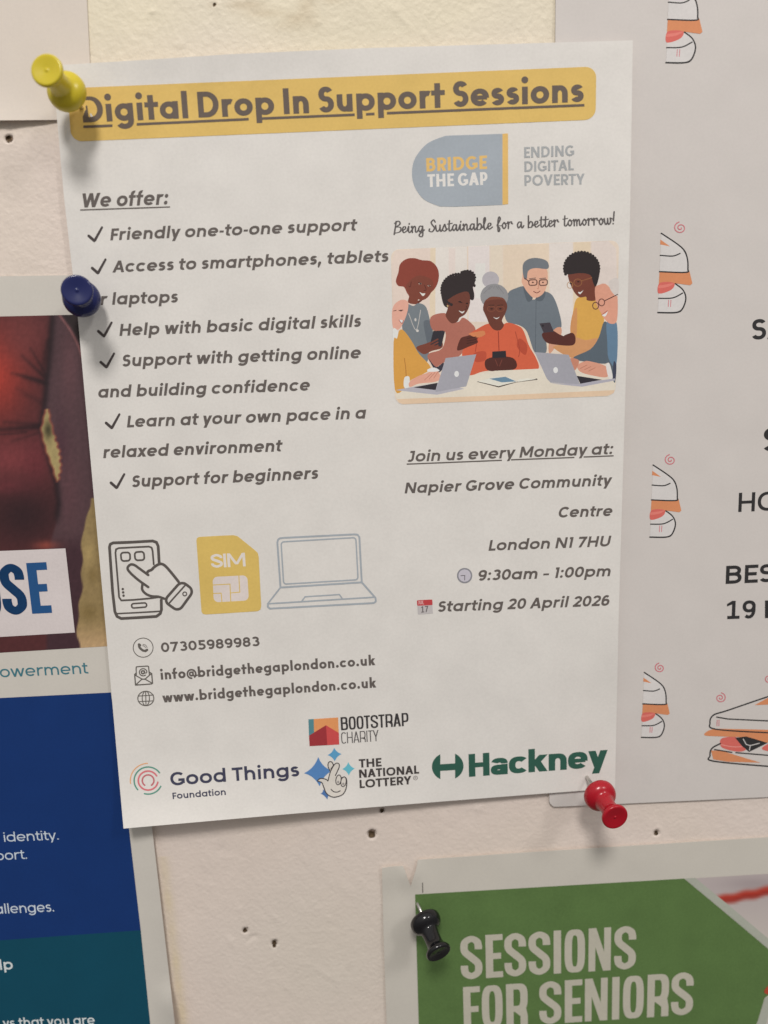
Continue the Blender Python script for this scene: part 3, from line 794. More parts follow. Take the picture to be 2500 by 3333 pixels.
pr.poly(o(cr([(1290, 1370), (1400, 1320), (1560, 1330), (1560, 1400), (1337, 1400)], True)), TOM)
pr.polys(stroke(o(cr([(940, 1345), (1040, 1365), (1140, 1362)], False)), 3), (222, 140, 130))
pr.poly(o([(1062, 1290), (1155, 1278), (1335, 1332), (1180, 1408), (1120, 1360)]), BLK)
for L in ([(1130, 1300), (1155, 1345), (1188, 1355), (1265, 1335)], [(1188, 1355), (1182, 1392)]): pr.polys(stroke(o(L), 2.6), WHT)
pr.polys(stroke(o(cr([(1700, 1255), (1337, 1247), (900, 1218), (852, 1165), (880, 1100), (1000, 1060), (1337, 945), (1700, 830)], False)), 4.4), BLK)
pr.polys(stroke(o([(908, 1116), (1000, 1132), (1337, 1148), (1700, 1160)]), 4), BLK)
pr.polys(stroke(o(cr([(938, 1338), (868, 1378), (852, 1440), (880, 1485), (1337, 1528), (1700, 1550)], False)), 4.6), BLK)
pr.polys(stroke(o([(890, 1388), (1035, 1412)]), 4), BLK); pr.polys(stroke(o([(1068, 1414), (1337, 1436), (1700, 1455)]), 4), BLK)
for x in (912, 928): pr.polys(stroke(o([(x, 1142), (x - 2, 1190)]), 2.4), PNK)
for cx, cy in ((938, 955), (1345, 795)):
    pr.polys(stroke(o([(cx - r * math.cos(t), cy + r * math.sin(t) * .92) for t, r in ((i * .45, 6 + i * 1.7) for i in range(25))]), 3.2), PNK)
pr.build()

# ------------------------------------------------------------------ green poster
gp = thing('poster', 'green and white seniors poster under the black push pin at the bottom', 'poster')
GO = cv('L', [(55, 160), (100, 153), (143, 152), (152, 172), (160, 200), (175, 236), (184, 205), (196, 170), (205, 126), (700, 92), (1659, 32), (2000, 12), (2000, 1300), (105, 1300), (75, 808), (62, 450)])
sheet('paper_sheet', gp, GO, lift_green, PAPER_G, grid=20)
pr = Print('green_panel', gp, lift_green)
pr.poly(cv('L', [(193, 270), (700, 240), (1310, 204), (1480, 345), (1652, 490), (1790, 600), (1645, 700), (1612, 808), (1560, 1000), (1500, 1290), (240, 1290), (208, 808)]), (87, 112, 63)); pr.build()
def map_gp(x, y):
    yl = 204 + y * 700
    xa = float(np.interp(yl, [204, 490, 600, 700, 808, 904], [1334, 1678, 1812, 1668, 1634, 1608]))
    X = xa + x * (2000 - xa); Y = yl - (X - xa) * .062 * (1 - y)
    return cv('L', [(X, Y)])[0]
def c_gp(X, Y):
    x = (X - 1200) / .7836; y = (Y - 2700) / .7836
    c = mixc((176, 164, 160), (192, 182, 172), smooth((y - 230) / 300)); c = mixc(c, (150, 136, 136), .6 * gauss(x, y, 1600, 225, 120, 30))
    e = y - (300 - (x - 1425) * .19 + 2.5 * math.sin(x / 14)); g = smooth(1.2 - abs(e) / 25) * smooth((x - 1418) / 18); c = mixc(c, (172, 58, 44), g); c = mixc(c, (124, 40, 34), .5 * g * smooth((e + 4) / 12))
    return c
photo_grid('photograph', gp, map_gp, 0, 1, 0, 1, 1 / 80, c_gp, lift_green, .08, 'pale photograph with a blurred red streak')
pr = Print('pale_stripe', gp, lift_green, .1)
pr.poly(cv('L', [(1312, 204), (1357, 201), (1500, 318), (1700, 487), (1830, 598), (1792, 600), (1652, 488), (1480, 343)]), (165, 166, 152))
pr.poly(cv('L', [(1648, 700), (1680, 690), (1640, 860), (1612, 860), (1618, 790)]), (165, 166, 152)); pr.build()
pr = Print('red_mark', gp, lift_green, .12); pr.poly(cv('L', cr([(1648, 662), (1700, 620), (1720, 680), (1654, 684)])), (168, 70, 48)); pr.build()
pr = Print('title_text', gp, lift_green, .1)
GW = (181, 175, 158)
text(pr, 'SESSIONS', cv('L', [(384, 624)])[0], cv('L', [(1109, 578)])[0], 179 * .7836, GW, CON, .172, .138)
text(pr, 'FOR SENIORS', cv('L', [(396, 832)])[0], cv('L', [(1346, 768)])[0], 177 * .7836, GW, CON, .172, .138); pr.build()
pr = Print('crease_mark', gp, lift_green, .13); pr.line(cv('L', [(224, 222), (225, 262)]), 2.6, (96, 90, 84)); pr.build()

# ------------------------------------------------------------------ the flyer
fl = thing('flyer', 'white flyer with yellow title banner held by three push pins over other posters', 'flyer')
sheet('paper_sheet', fl, [(170, 213), (500, 193), (753, 176), (1200, 156), (2060, 131), (2051, 700), (2035, 1300), (2014, 2000), (2002, 2566), (1782, 2582), (1400, 2612), (950, 2649), (402, 2697), (340, 2000), (254, 1041), (208, 640)], lift_flyer, PAPER)
DK, YEL, BLU = (97, 89, 84), (211, 176, 99), (157, 163, 168)
def P_(name, label=None, **k): return Print(name, fl, lift_flyer, k.pop('eps', .05), label, **k)
pr = P_('title_banner'); pr.poly(rrect([(219, 287), (1941, 216), (1939, 389), (232, 461)], 36), YEL); pr.build()
pr = P_('title_text', eps=.09); TI = (99, 87, 78)
text(pr, 'Digital Drop In Support Sessions', (271, 398.5), (1900, 331), 84, TI, dict(SPA, sb=.075, sp=.26), .222, .2)
for a, bb in (cv('A', [(450, 684), (607, 678)]), cv('A', [(738, 671), (1343, 643)]), cv('A', [(1405, 640), (1659, 629)])[:1] + cv('B', [(352, 516)]), cv('B', [(403, 514), (441, 512)]), cv('B', [(497, 509), (1386, 473)])):
    pr.poly([(a[0], a[1] - 4.2), (bb[0], bb[1] - 4.2), (bb[0], bb[1] + 4.2), (a[0], a[1] + 4.2)], TI)
pr.build()
# charity logo
pr = P_('charity_logo')
bz = [(1017, 602), (900, 606), (800, 609)] + cr([(760, 611), (680, 645), (625, 710), (610, 775), (622, 840), (665, 898), (735, 929)], False) + [(800, 930), (1017, 922)]
pr.poly(cv('B', bz), BLU)
pr.poly(cv('B', [(1017, 602), (1042, 600), (1043, 918), (1017, 921)]), (217, 176, 104))
q = lambda k, *p: cv(k, p)
text(pr, 'BRIDGE', *q('B', (675, 772), (948, 760)), 44, (215, 176, 106), SPA, .23, .19)
text(pr, 'THE GAP', *q('B', (680, 842), (950, 831)), 41.5, (216, 210, 202), SPA, .22, .18)
GL = (160, 161, 160)
for s, a, bb, cp in (('ENDING', (1115, 710), (1340, 701), 35), ('DIGITAL', (1116, 773), (1338, 765), 34), ('POVERTY', (1116, 836), (1387, 829), 35)): text(pr, s, *q('B', a, bb), cp, GL, SPA, .2, .17)
pr.build()
pr = P_('motto_text'); handwrite(pr, 'Being Sustainable for a better tomorrow!', *q('V', (44, 168), (1580, 104)), 20, (90, 84, 82), 5.0); pr.build()

# text blocks
def tl(s, k, a, bb, cap, w=.222, slant=12, S=GEO, col=DK, name='text_line', under=()):
    pr = P_(name, label='line reading ' + s if len(s) > 3 and '.' not in s else None)
    text(pr, s, *q(k, a, bb), cap, col, S, w, slant=slant)
    for u0, u1, th in under:
        (x0, y0), (x1, y1) = q(k, u0, u1); pr.poly([(x0, y0 - th / 2), (x1, y1 - th / 2), (x1, y1 + th / 2), (x0, y0 + th / 2)], col)
    return pr.build()
tl('We offer:', 'C', (95, 189), (519, 174), 45.5, .212, name='heading_text', under=[((92, 201), (533, 186), 4)])
tl('Friendly one-to-one support', 'C', (240, 350), (1446, 302), 38)
tl('Access to smartphones, tablets', 'C', (250, 508), (1602, 455), 38)
tl('or laptops', 'C', (133, 670), (569, 655), 38.5)
tl('Help with basic digital skills', 'C', (285, 819), (1467, 774), 38.5)
tl('Support with getting online', 'C', (296, 970), (1466, 929), 38.5)
tl('and building confidence', 'D', (108, 308), (1195, 270), 38)
tl('Learn at your own pace in a', 'D', (258, 460), (1481, 414), 38)
tl('relaxed environment', 'D', (136, 618), (1052, 583), 38)
tl('Support for beginners', 'D', (281, 768), (1238, 724), 38)
for k, x, y in (('C', 163, 352), ('C', 180, 510), ('C', 210, 820), ('C', 222, 972), ('D', 155, 150), ('D', 181, 462), ('D', 206, 770))[:4] + (('D', 181, 462), ('D', 206, 770)):
    f = 1 if k == 'C' else 1.048
    p = cv(k, [(x - 29 * f, y - 24 * f), (x - 2 * f, y), (x + 36 * f, y - 66 * f)])
    pr = P_('check_mark'); col = (72, 64, 62)
    pr.line(p[:2], 9, col); v, e = p[1], p[2]
    n = (10.5, 5.5)
    pr.poly([(v[0] - 4.5, v[1] + 1), (v[0] + 5, v[1] + 2), (e[0] + 3.2, e[1] + 1.5), (e[0] - 3.4, e[1] - 1)], col); pr.poly(ell(e[0], e[1], 3.6, n=10), col)
    pr.build()
tl('Join us every Monday at:', 'F', (233, 283), (1459, 236), 35.5, .212, name='heading_text', under=[((228, 296), (800, 273), 4), ((855, 270), (1235, 256), 4), ((1290, 253), (1470, 246), 4)])
tl('Napier Grove Community', 'F', (216, 472), (1452, 424), 35)
tl('Centre', 'F', (1135, 617), (1457, 607), 34.5)
tl('London N1 7HU', 'F', (719, 816), (1443, 789), 34.5)
tl('9:30am \u2013 1:00pm', 'F', (652, 996), (1446, 968), 34.5)
tl('Starting 20 April 2026', 'F', (412, 1183), (1440, 1145), 34.5)
tl('07305989983', 'G', (374, 702), (905, 668), 31.5, .225, 0, dict(SPA, U=.95))
tl('info@bridgethegaplondon.co.uk', 'G', (372, 850), (1530, 771), 33, .225, 0, SPA)
tl('www.bridgethegaplondon.co.uk', 'G', (381, 974), (1535, 892), 33, .225, 0, SPA)

# the picture of a group round a table
pr = P_('picture', 'printed picture of people round a table with laptops', grid=60)
E_ = lambda p: cv('E', p)
def ep(p, c, sm=True): pr.poly(E_(cr(p, True, 4) if sm else p), c)
def el(p, w, c, sm=True): pr.polys(stroke(E_(cr(p, False, 5) if sm and len(p) > 2 else p), w), c)
FRAME = rrect([(133, 207), (1503, 151), (1481, 1083), (160, 1137)], 50)
pr.poly(E_(FRAME), (222, 201, 183))
for p, c in (([(140, 280), (160, 215), (370, 198), (365, 700), (150, 720)], (223, 200, 186)), ([(370, 198), (402, 196), (398, 700), (365, 700)], (223, 200, 174)), ([(402, 196), (590, 189), (590, 700), (400, 700)], (224, 210, 200)),
             ([(598, 189), (725, 184), (725, 640), (600, 640)], (220, 208, 202)), ([(732, 184), (803, 181), (803, 700), (732, 700)], (223, 204, 184)), ([(808, 181), (1080, 170), (1080, 800), (808, 800)], (222, 199, 176)),
             ([(1084, 170), (1225, 164), (1225, 810), (1090, 810)], (217, 207, 198)), ([(1230, 164), (1330, 160), (1330, 800), (1230, 800)], (222, 199, 172)), ([(1336, 160), (1440, 156), (1485, 200), (1490, 420), (1340, 420)], (216, 202, 192)),
             ([(480, 200), (520, 198), (520, 600), (480, 600)], (219, 204, 194)), ([(640, 290), (700, 288), (700, 500), (640, 500)], (226, 214, 206))): ep(p, c, False)
def sub(n, l=None): pr.sub = (n, l)
sub('drawn_person', 'woman with grey hair bun and orange jacket')   # painted first where others overlap
pr.sub = ('drawn_person', 'man in grey shirt and glasses')
ep([(835, 470), (880, 440), (940, 430), (965, 505), (1035, 492), (1060, 460), (1105, 485), (1140, 570), (1157, 670), (1110, 692), (1066, 722), (1066, 822), (1000, 832), (950, 700), (900, 660), (830, 640), (815, 560)], (107, 114, 120))
ep([(930, 425), (960, 445), (985, 500), (955, 520), (935, 470)], (88, 95, 101)); ep([(1045, 440), (1062, 470), (1040, 515), (1000, 505)], (88, 95, 101))
ep([(932, 330), (1000, 312), (1068, 322), (1070, 420), (1040, 478), (992, 496), (955, 465), (932, 430), (918, 400), (922, 375)], (216, 166, 140))
ep([(930, 375), (925, 300), (955, 266), (1010, 257), (1070, 276), (1076, 322), (1000, 318), (958, 335), (948, 385)], (110, 114, 118))
for cx in (985, 1048): pr.polys(stroke(E_(rrect([(cx - 25, 390), (cx + 25, 387), (cx + 24, 420), (cx - 23, 423)], 12)), 3.4, True), (92, 62, 56))
el([(935, 378), (962, 398)], 3, (92, 62, 56)); el([(990, 458), (1010, 467), (1028, 456)], 2.6, (120, 66, 58)); el([(1015, 400), (1020, 438), (1010, 440)], 2.2, (188, 132, 108))
el([(1005, 510), (1000, 820)], 2, (88, 95, 101)); ep([(1110, 690), (1155, 675), (1150, 740), (1090, 830), (1080, 780)], (205, 150, 122))
pr.sub = ('drawn_person', 'woman with short red hair')
ep([(163, 395), (178, 345), (188, 295), (225, 264), (272, 258), (322, 271), (372, 276), (410, 312), (422, 362), (410, 420), (378, 462), (330, 488), (262, 500), (232, 470), (212, 432), (178, 425)], (134, 64, 51))
ep([(240, 404), (262, 380), (310, 362), (375, 385), (388, 430), (360, 488), (322, 512), (296, 506), (297, 534), (238, 526), (243, 480), (222, 430)], (122, 65, 51))
ep([(306, 462), (322, 470), (340, 470), (326, 486)], (226, 216, 206)); el([(300, 405), (318, 412)], 3, (60, 36, 34)); el([(355, 420), (372, 428)], 3, (60, 36, 34)); el([(335, 420), (345, 448), (332, 452)], 2.4, (84, 44, 38))
ep([(232, 532), (268, 545), (300, 528), (345, 552), (370, 640), (388, 725), (365, 800), (352, 880), (300, 900), (212, 720), (200, 620), (215, 560)], (116, 122, 126))
ep([(330, 640), (372, 640), (386, 725), (360, 800), (345, 740)], (98, 104, 110))
el([(240, 590), (285, 690), (312, 570)], 1.8, (196, 188, 180)); pr.poly(E_(ell(293, 694, 8)), (206, 200, 192)); pr.poly(E_(ell(281, 628, 6, 10)), (196, 190, 182))
ep([(285, 795), (345, 770), (420, 745), (445, 770), (435, 800), (380, 815), (330, 835)], (120, 66, 52))
pr.sub = ('drawn_phone', None); ep([(388, 694), (460, 692), (436, 790), (368, 776)], (52, 48, 54), False)
pr.sub = ('drawn_person', 'woman with short red hair')
for dy in (0, 18, 36): el([(368, 770 + dy), (415, 745 + dy)], 5, (120, 66, 52))
pr.sub = ('drawn_person', 'woman with black hair bun and pink top')
ep([(372, 612), (458, 588), (495, 640), (540, 640), (566, 615), (612, 645), (642, 692), (600, 770), (545, 845), (450, 885), (400, 912), (358, 865), (362, 830), (440, 800), (460, 700), (385, 690)], (170, 106, 90))
ep([(360, 862), (405, 912), (450, 884), (440, 930), (405, 940)], (58, 54, 64))
ep([(436, 482), (440, 420), (470, 376), (545, 356), (552, 338), (592, 330), (630, 350), (641, 392), (626, 430), (634, 480), (622, 512), (560, 480), (500, 500), (482, 552), (452, 542)], (49, 41, 41))
ep([(484, 502), (540, 470), (598, 462), (608, 530), (582, 592), (546, 616), (532, 640), (495, 648), (462, 604), (474, 560), (468, 520)], (106, 60, 48))
ep([(540, 572), (560, 580), (576, 574), (562, 590)], (228, 218, 208)); el([(540, 520), (560, 526)], 3, (48, 30, 30)); el([(585, 545), (592, 560), (578, 566)], 2.2, (66, 38, 34)); pr.poly(E_(ell(474, 545, 5)), (196, 170, 120))
pr.sub = ('drawn_person', 'woman in orange jacket with grey hair')
pr.poly(E_(ell(732, 388, 51, 50)), (176, 170, 172)); pr.poly(E_(ell(754, 488, 84, 76)), (142, 140, 140))
for i in range(5): el([(690 + i * 30, 500 - 60 * math.sin((i + 1) / 6 * 3.14)), (735 + i * 10, 425)], 1.6, (122, 120, 121), False)
ep([(640, 690), (724, 650), (772, 692), (826, 646), (902, 666), (932, 700), (962, 782), (1002, 852), (1022, 912), (990, 944), (880, 930), (700, 936), (606, 968), (600, 950), (618, 900), (560, 842), (590, 760), (605, 715)], (203, 95, 66))
ep([(905, 740), (950, 780), (940, 840), (890, 790)], (176, 74, 52)); ep([(630, 830), (700, 818), (700, 870), (640, 880)], (180, 78, 56)); el([(778, 700), (782, 812)], 3, (150, 60, 44)); el([(880, 700), (905, 800), (900, 850)], 2.4, (160, 66, 48)); el([(655, 730), (640, 820)], 2.4, (160, 66, 48))
ep([(700, 512), (732, 500), (800, 500), (822, 516), (832, 550), (820, 590), (800, 632), (812, 660), (790, 690), (752, 688), (724, 655), (712, 625), (696, 590), (686, 560)], (104, 58, 46))
ep([(700, 515), (735, 490), (800, 495), (820, 515), (790, 505), (730, 510)], (120, 70, 54)); ep([(748, 612), (768, 618), (786, 610), (768, 624)], (230, 220, 210))
for cx in (736, 790): pr.polys(stroke(E_(ell(cx, 562, 24, 17, 14)), 2, True), (126, 74, 54))
ep([(700, 872), (760, 850), (850, 852), (886, 880), (880, 922), (800, 936), (712, 930)], (82, 44, 38)); el([(760, 868), (775, 905)], 2, (120, 66, 56)); el([(800, 868), (786, 905)], 2, (120, 66, 56))
pr.sub = ('drawn_phone', None); ep([(742, 819), (823, 814), (826, 854), (741, 858)], (46, 42, 46), False)
pr.sub = ('drawn_person', 'woman with black hair bun and pink top')
ep([(530, 802), (552, 740), (590, 725), (632, 712), (692, 700), (694, 722), (650, 740), (655, 765), (600, 790), (545, 812)], (90, 48, 40)); ep([(600, 712), (650, 700), (690, 694), (698, 718), (650, 735)], (206, 128, 84))
for dy in (0, 16, 30): el([(590, 740 + dy), (645, 730 + dy)], 2.2, (62, 34, 30))
pr.sub = ('drawn_person', 'tall person with black hair and yellow top')
ep([(1250, 500), (1300, 490), (1338, 515), (1366, 508), (1402, 560), (1412, 640), (1382, 738), (1330, 760), (1240, 738), (1215, 690), (1230, 560)], (207, 158, 78))
ep([(1235, 735), (1300, 750), (1380, 740), (1350, 808), (1240, 862), (1112, 800), (1130, 780)], (200, 144, 98)); ep([(1222, 600), (1250, 560), (1245, 735), (1210, 700)], (198, 140, 90))
ep([(1196, 350), (1260, 335), (1330, 340), (1352, 400), (1366, 440), (1366, 508), (1312, 512), (1304, 490), (1262, 492), (1222, 442)], (112, 61, 48))
ep([(1169, 342), (1180, 282), (1220, 236), (1290, 219), (1350, 246), (1386, 302), (1382, 372), (1362, 430), (1345, 400), (1330, 360), (1270, 348), (1200, 356)], (47, 40, 40))
ep([(1256, 462), (1272, 462), (1288, 450), (1270, 474)], (230, 220, 210)); pr.polys(stroke(E_(ell(1208, 420, 17, 20, 12)), 1.8, True), (168, 120, 72)); pr.polys(stroke(E_(ell(1255, 405, 24, 22, 12)), 1.8, True), (150, 100, 62)); el([(1278, 395), (1340, 375)], 1.8, (150, 100, 62))
ep([(1040, 712), (1100, 692), (1160, 722), (1222, 706), (1242, 742), (1222, 782), (1112, 776), (1062, 760)], (84, 44, 38)); ep([(1155, 712), (1185, 704), (1170, 726)], (222, 208, 196))
pr.sub = ('drawn_phone', None); ep([(1025, 650), (1088, 644), (1112, 700), (1050, 706)], (66, 58, 64), False); pr.poly(E_(ell(1045, 664, 7)), (44, 40, 44))
pr.sub = None
ep([(155, 1052), (400, 985), (610, 962), (760, 934), (1020, 922), (1240, 900), (1482, 990), (1480, 1083 - 40), (1440, 1086), (200, 1135), (166, 1095)], (227, 208, 190), False)
ep([(170, 1104), (700, 1085), (1476, 1050), (1470, 1068), (1430, 1085), (205, 1135), (180, 1122)], (222, 190, 160), False)
pr.sub = ('drawn_person', 'older woman in round glasses')
ep([(1412, 640), (1450, 660), (1488, 650), (1483, 980), (1462, 978), (1445, 890), (1400, 892), (1225, 862), (1330, 805), (1380, 735)], (88, 98, 106))
ep([(1430, 640), (1490, 655), (1486, 900), (1440, 862), (1432, 760)], (98, 124, 146)); ep([(1470, 880), (1486, 900), (1482, 980), (1465, 978)], (62, 66, 82))
ep([(1358, 440), (1380, 420), (1420, 412), (1460, 450), (1492, 480), (1490, 630), (1452, 652), (1412, 620), (1396, 590), (1366, 530)], (213, 152, 128)); ep([(1440, 402), (1496, 380), (1496, 482), (1460, 462)], (206, 196, 188))
for cx, cy in ((1362, 544), (1398, 524)): pr.polys(stroke(E_(ell(cx, cy, 18, 21, 14)), 3, True), (96, 58, 52))
el([(1415, 515), (1494, 476)], 3, (80, 50, 48)); ep([(1400, 600), (1418, 592), (1435, 578), (1420, 608)], (236, 224, 216)); el([(1398, 600), (1432, 574)], 2, (160, 80, 70))
ep([(1252, 902), (1300, 876), (1340, 880), (1402, 897), (1436, 922), (1430, 972), (1340, 962), (1270, 940)], (211, 150, 126)); ep([(1425, 905), (1445, 890), (1465, 975), (1440, 975)], (222, 214, 208)); ep([(1205, 860), (1262, 872), (1240, 930), (1215, 910)], (196, 132, 108))
for i in range(3): el([(1270 + i * 25, 920 + i * 8), (1310 + i * 25, 900 + i * 8)], 2, (180, 116, 96))
pr.sub = ('drawn_person', 'fair woman in mustard jumper')
ep([(143, 560), (190, 510), (236, 520), (232, 582), (206, 650), (180, 686), (147, 680)], (222, 164, 144)); el([(182, 572), (206, 570)], 2.6, (96, 60, 54)); ep([(184, 630), (206, 632), (196, 648)], (232, 220, 214)); el([(182, 630), (200, 650), (208, 632)], 2, (150, 62, 60))
ep([(147, 682), (172, 690), (180, 720), (165, 752), (148, 755)], (226, 218, 210))
ep([(150, 760), (170, 740), (184, 692), (212, 694), (262, 762), (302, 832), (372, 912), (330, 952), (272, 980), (240, 1002), (215, 1042), (158, 1050)], (208, 152, 72)); el([(215, 860), (225, 960), (215, 1030)], 2.6, (172, 116, 54))
ep([(215, 975), (245, 972), (240, 1032), (212, 1032)], (228, 218, 210)); ep([(246, 1000), (300, 965), (345, 950), (402, 928), (432, 972), (402, 1000), (300, 1012), (248, 1032)], (217, 160, 138))
for i in range(3): el([(335 + i * 28, 990 - i * 6), (378 + i * 20, 950 - i * 6)], 2, (186, 126, 106))
ep([(355, 925), (395, 915), (425, 935), (360, 940)], (236, 228, 220))
pr.sub = ('drawn_person', 'man in grey shirt and glasses')
for x in (985, 1046): pr.poly(E_(ell(x, 404, 6, 4.5)), (86, 54, 48)); el([(x - 20, 382), (x + 16, 378)], 3, (120, 96, 88))
pr.sub = ('drawn_person', 'woman with short red hair')
for x, y in ((308, 412), (362, 424)): pr.poly(E_(ell(x, y, 8, 5)), (206, 176, 160)); pr.poly(E_(ell(x + 1, y, 5, 5)), (52, 30, 28))
el([(255, 400), (250, 430), (240, 425)], 2.4, (92, 44, 38)); ep([(300, 512), (322, 512), (297, 530)], (96, 48, 40))
pr.sub = ('drawn_person', 'woman with black hair bun and pink top')
rr_ = random.Random(5)
for a in range(26):
    t_ = a / 25 * 4.0 + 2.0; pr.poly(E_(ell(538 + 100 * math.cos(t_), 450 + 96 * math.sin(t_), 9)), (49, 41, 41))
for a in range(14):
    t_ = a / 13 * 5 + 2.4; pr.poly(E_(ell(594 + 44 * math.cos(t_), 376 + 42 * math.sin(t_), 8)), (49, 41, 41))
for x, y in ((548, 520), (590, 530)): pr.poly(E_(ell(x, y, 7, 4)), (40, 26, 26))
pr.sub = ('drawn_person', 'tall person with black hair and yellow top')
for a in range(24):
    t_ = a / 23 * 4.1 + 2.75; pr.poly(E_(ell(1278 + 104 * math.cos(t_), 318 + 96 * math.sin(t_), 9)), (47, 40, 40))
for x, y in ((1212, 410), (1258, 400)): pr.poly(E_(ell(x, y, 7, 4)), (44, 28, 26))
pr.sub = ('drawn_person', 'woman in orange jacket with grey hair')
for x in (738, 790): pr.poly(E_(ell(x, 562, 8, 4)), (46, 28, 26)); el([(x - 16, 542), (x + 14, 540)], 2.6, (60, 36, 32))
for y in (720, 742, 764, 786): pr.poly(E_(ell(779, y, 2.6)), (150, 60, 44))
pr.sub = ('drawn_person', 'fair woman in mustard jumper')
pr.poly(E_(ell(194, 574, 6, 4)), (70, 46, 44)); el([(150, 575), (165, 572)], 2.4, (96, 60, 54))
pr.sub = ('drawn_laptop', None)
ep([(160, 1050), (270, 1030), (412, 1006), (575, 1042), (410, 1078), (280, 1064)], (176, 172, 178), False); ep([(268, 1034), (414, 1006), (402, 1050)], (52, 48, 52), False)
ep([(462, 858), (646, 835), (586, 1028), (400, 1062)], (160, 158, 164), False); pr.poly(E_(ell(528, 953, 14, 18)), (222, 218, 214))
pr.sub = ('drawn_laptop', 'laptop at the right of the drawn table')
ep([(1265, 1010), (1400, 990), (1478, 980), (1480, 992), (1280, 1030), (1090, 1010)], (172, 168, 176), False); ep([(1248, 964), (1402, 988), (1270, 1012)], (50, 46, 52), False)
ep([(996, 822), (1200, 838), (1268, 1014), (1092, 1006), (1068, 980)], (160, 158, 164), False); pr.poly(E_(ell(1122, 930, 14, 18)), (222, 218, 214))
pr.sub = ('drawn_notebook', None)
ep([(648, 1000), (780, 1034), (885, 1004), (1014, 988), (1010, 980), (890, 1000), (780, 1026), (660, 996)], (70, 58, 52), False)
ep([(655, 998), (765, 968), (850, 975), (888, 998), (780, 1027)], (226, 214, 200), False); ep([(888, 998), (905, 985), (950, 980), (1010, 983), (900, 1000)], (226, 214, 200), False); ep([(724, 982), (820, 970), (886, 998), (800, 1004)], (104, 134, 154), False)
pr.build()

# icons
pr = P_('touch_phone_icon'); T_ = lambda p: cv('T', p); IC = (88, 81, 76)
pr.line(T_(rrect([(52, 92), (548, 66), (590, 850), (122, 872)], 75)[:0] or [(52, 130), (60, 100), (90, 86), (300, 78), (500, 66), (540, 80), (558, 120), (568, 290)]), 9.2, IC)
pr.line(T_([(52, 130), (85, 600), (108, 800), (130, 850), (175, 872), (350, 862), (540, 850), (580, 820), (592, 780), (590, 680)]), 9.2, IC)
pr.line(T_([(512, 310), (500, 170), (490, 135), (460, 124), (300, 132), (150, 140), (120, 152), (114, 190), (140, 500), (152, 650), (175, 684), (300, 678), (480, 662), (560, 650)]), 5.8, IC)
for c4 in ([(168, 188), (264, 184), (268, 270), (176, 276)], [(312, 182), (408, 176), (416, 264), (320, 268)]): pr.line(T_(rrect(c4, 28)), 5.8, IC, True)
pr.line(T_(rrect([(280, 718), (436, 708), (440, 752), (284, 764)], 22)), 5.2, IC, True)
pr.line(T_([(112, 822), (350, 810), (585, 796)]), 5, IC)
for y in (566, 600, 634): pr.poly(T_(ell(190 + (y - 566) * .12, y, 13)), IC)
pr.line(T_(cr([(455, 420), (360, 350), (310, 316), (270, 312), (240, 345), (262, 390), (350, 470), (455, 545)], False)), 8.2, IC)
pr.line(T_(cr([(440, 405), (455, 380), (490, 365), (520, 335), (575, 305), (625, 320), (690, 390), (770, 490)], False)), 9, IC)
pr.line(T_(cr([(395, 515), (392, 570), (430, 615), (490, 640), (560, 645), (620, 665)], False)), 8.2, IC)
pr.line(T_(rrect([(800, 480), (930, 580), (770, 800), (615, 690)], 60)), 8.6, IC, True)
pr.line(T_([(835, 530), (665, 720)]), 5.4, IC); pr.line(T_(ell(834, 616, 20)), 3.6, IC, True); pr.build()
pr = P_('sim_card_icon'); SY = (210, 178, 98)
pr.poly(T_([(955, 60), (962, 35), (985, 24), (1200, 12), (1340, 6), (1385, 18), (1560, 160), (1592, 190), (1602, 230), (1628, 740), (1620, 780), (1590, 796), (1300, 815), (1050, 830), (1020, 822), (1008, 800)]), SY)
text(pr, 'SIM', *q('T', (1112, 346), (1468, 330)), 142 * .3134, (216, 206, 196), HEL, .2, .17)
SW = (213, 200, 192)
pr.poly(T_(rrect([(1122, 440), (1484, 422), (1500, 684), (1136, 704)], 50)), SW)
for L in ([(1125, 524), (1304, 514), (1312, 694)], [(1130, 612), (1212, 608), (1220, 700)], [(1396, 430), (1406, 598), (1312, 606)]): pr.polys(stroke(T_(L), 3), SY)
pr.build()
pr = P_('laptop_icon'); LI = (159, 164, 168); G_ = lambda p: cv('G', p)
pr.line(G_([(1017, 352), (1010, 250), (1000, 110), (1003, 95), (1012, 87), (1030, 84), (1415, 65), (1434, 67), (1443, 80), (1456, 324)]), 6, LI)
pr.line(G_(rrect([(1020, 106), (1424, 82), (1436, 310), (1034, 334)], 16)), 4.6, LI, True)
pr.line(G_([(1017, 352), (1456, 324), (1530, 408), (1532, 428), (1520, 436), (960, 466), (948, 456), (950, 438)]), 6, LI); pr.line(G_([(1017, 352), (948, 440), (1528, 404)]), 5, LI)
pr.line(G_([(1132, 426), (1150, 402), (1335, 390), (1352, 414)]), 4.5, LI); pr.build()
X_ = lambda p: cv('X', p); I2 = (98, 92, 86)
pr = P_('telephone_icon'); pr.line(X_(ell(475, 408, 275, 265, 36)), 2.6, I2, True)
pr.line(X_(cr([(362, 322), (370, 390), (420, 450), (480, 490), (555, 492)], False)), 7.5, I2); pr.line(X_([(362, 325), (385, 340)]), 9, I2); pr.line(X_([(535, 502), (585, 470)]), 8, I2)
pr.line(X_(cr([(470, 318), (540, 335), (585, 405)], False)), 2.6, (140, 134, 128)); pr.line(X_(cr([(460, 355), (510, 365), (540, 410)], False)), 2.6, (140, 134, 128)); pr.build()
pr = P_('envelope_icon')
pr.line(X_([(285, 1190), (282, 960), (290, 940), (320, 935), (600, 918), (625, 930), (650, 1170)]), 3.6, I2)
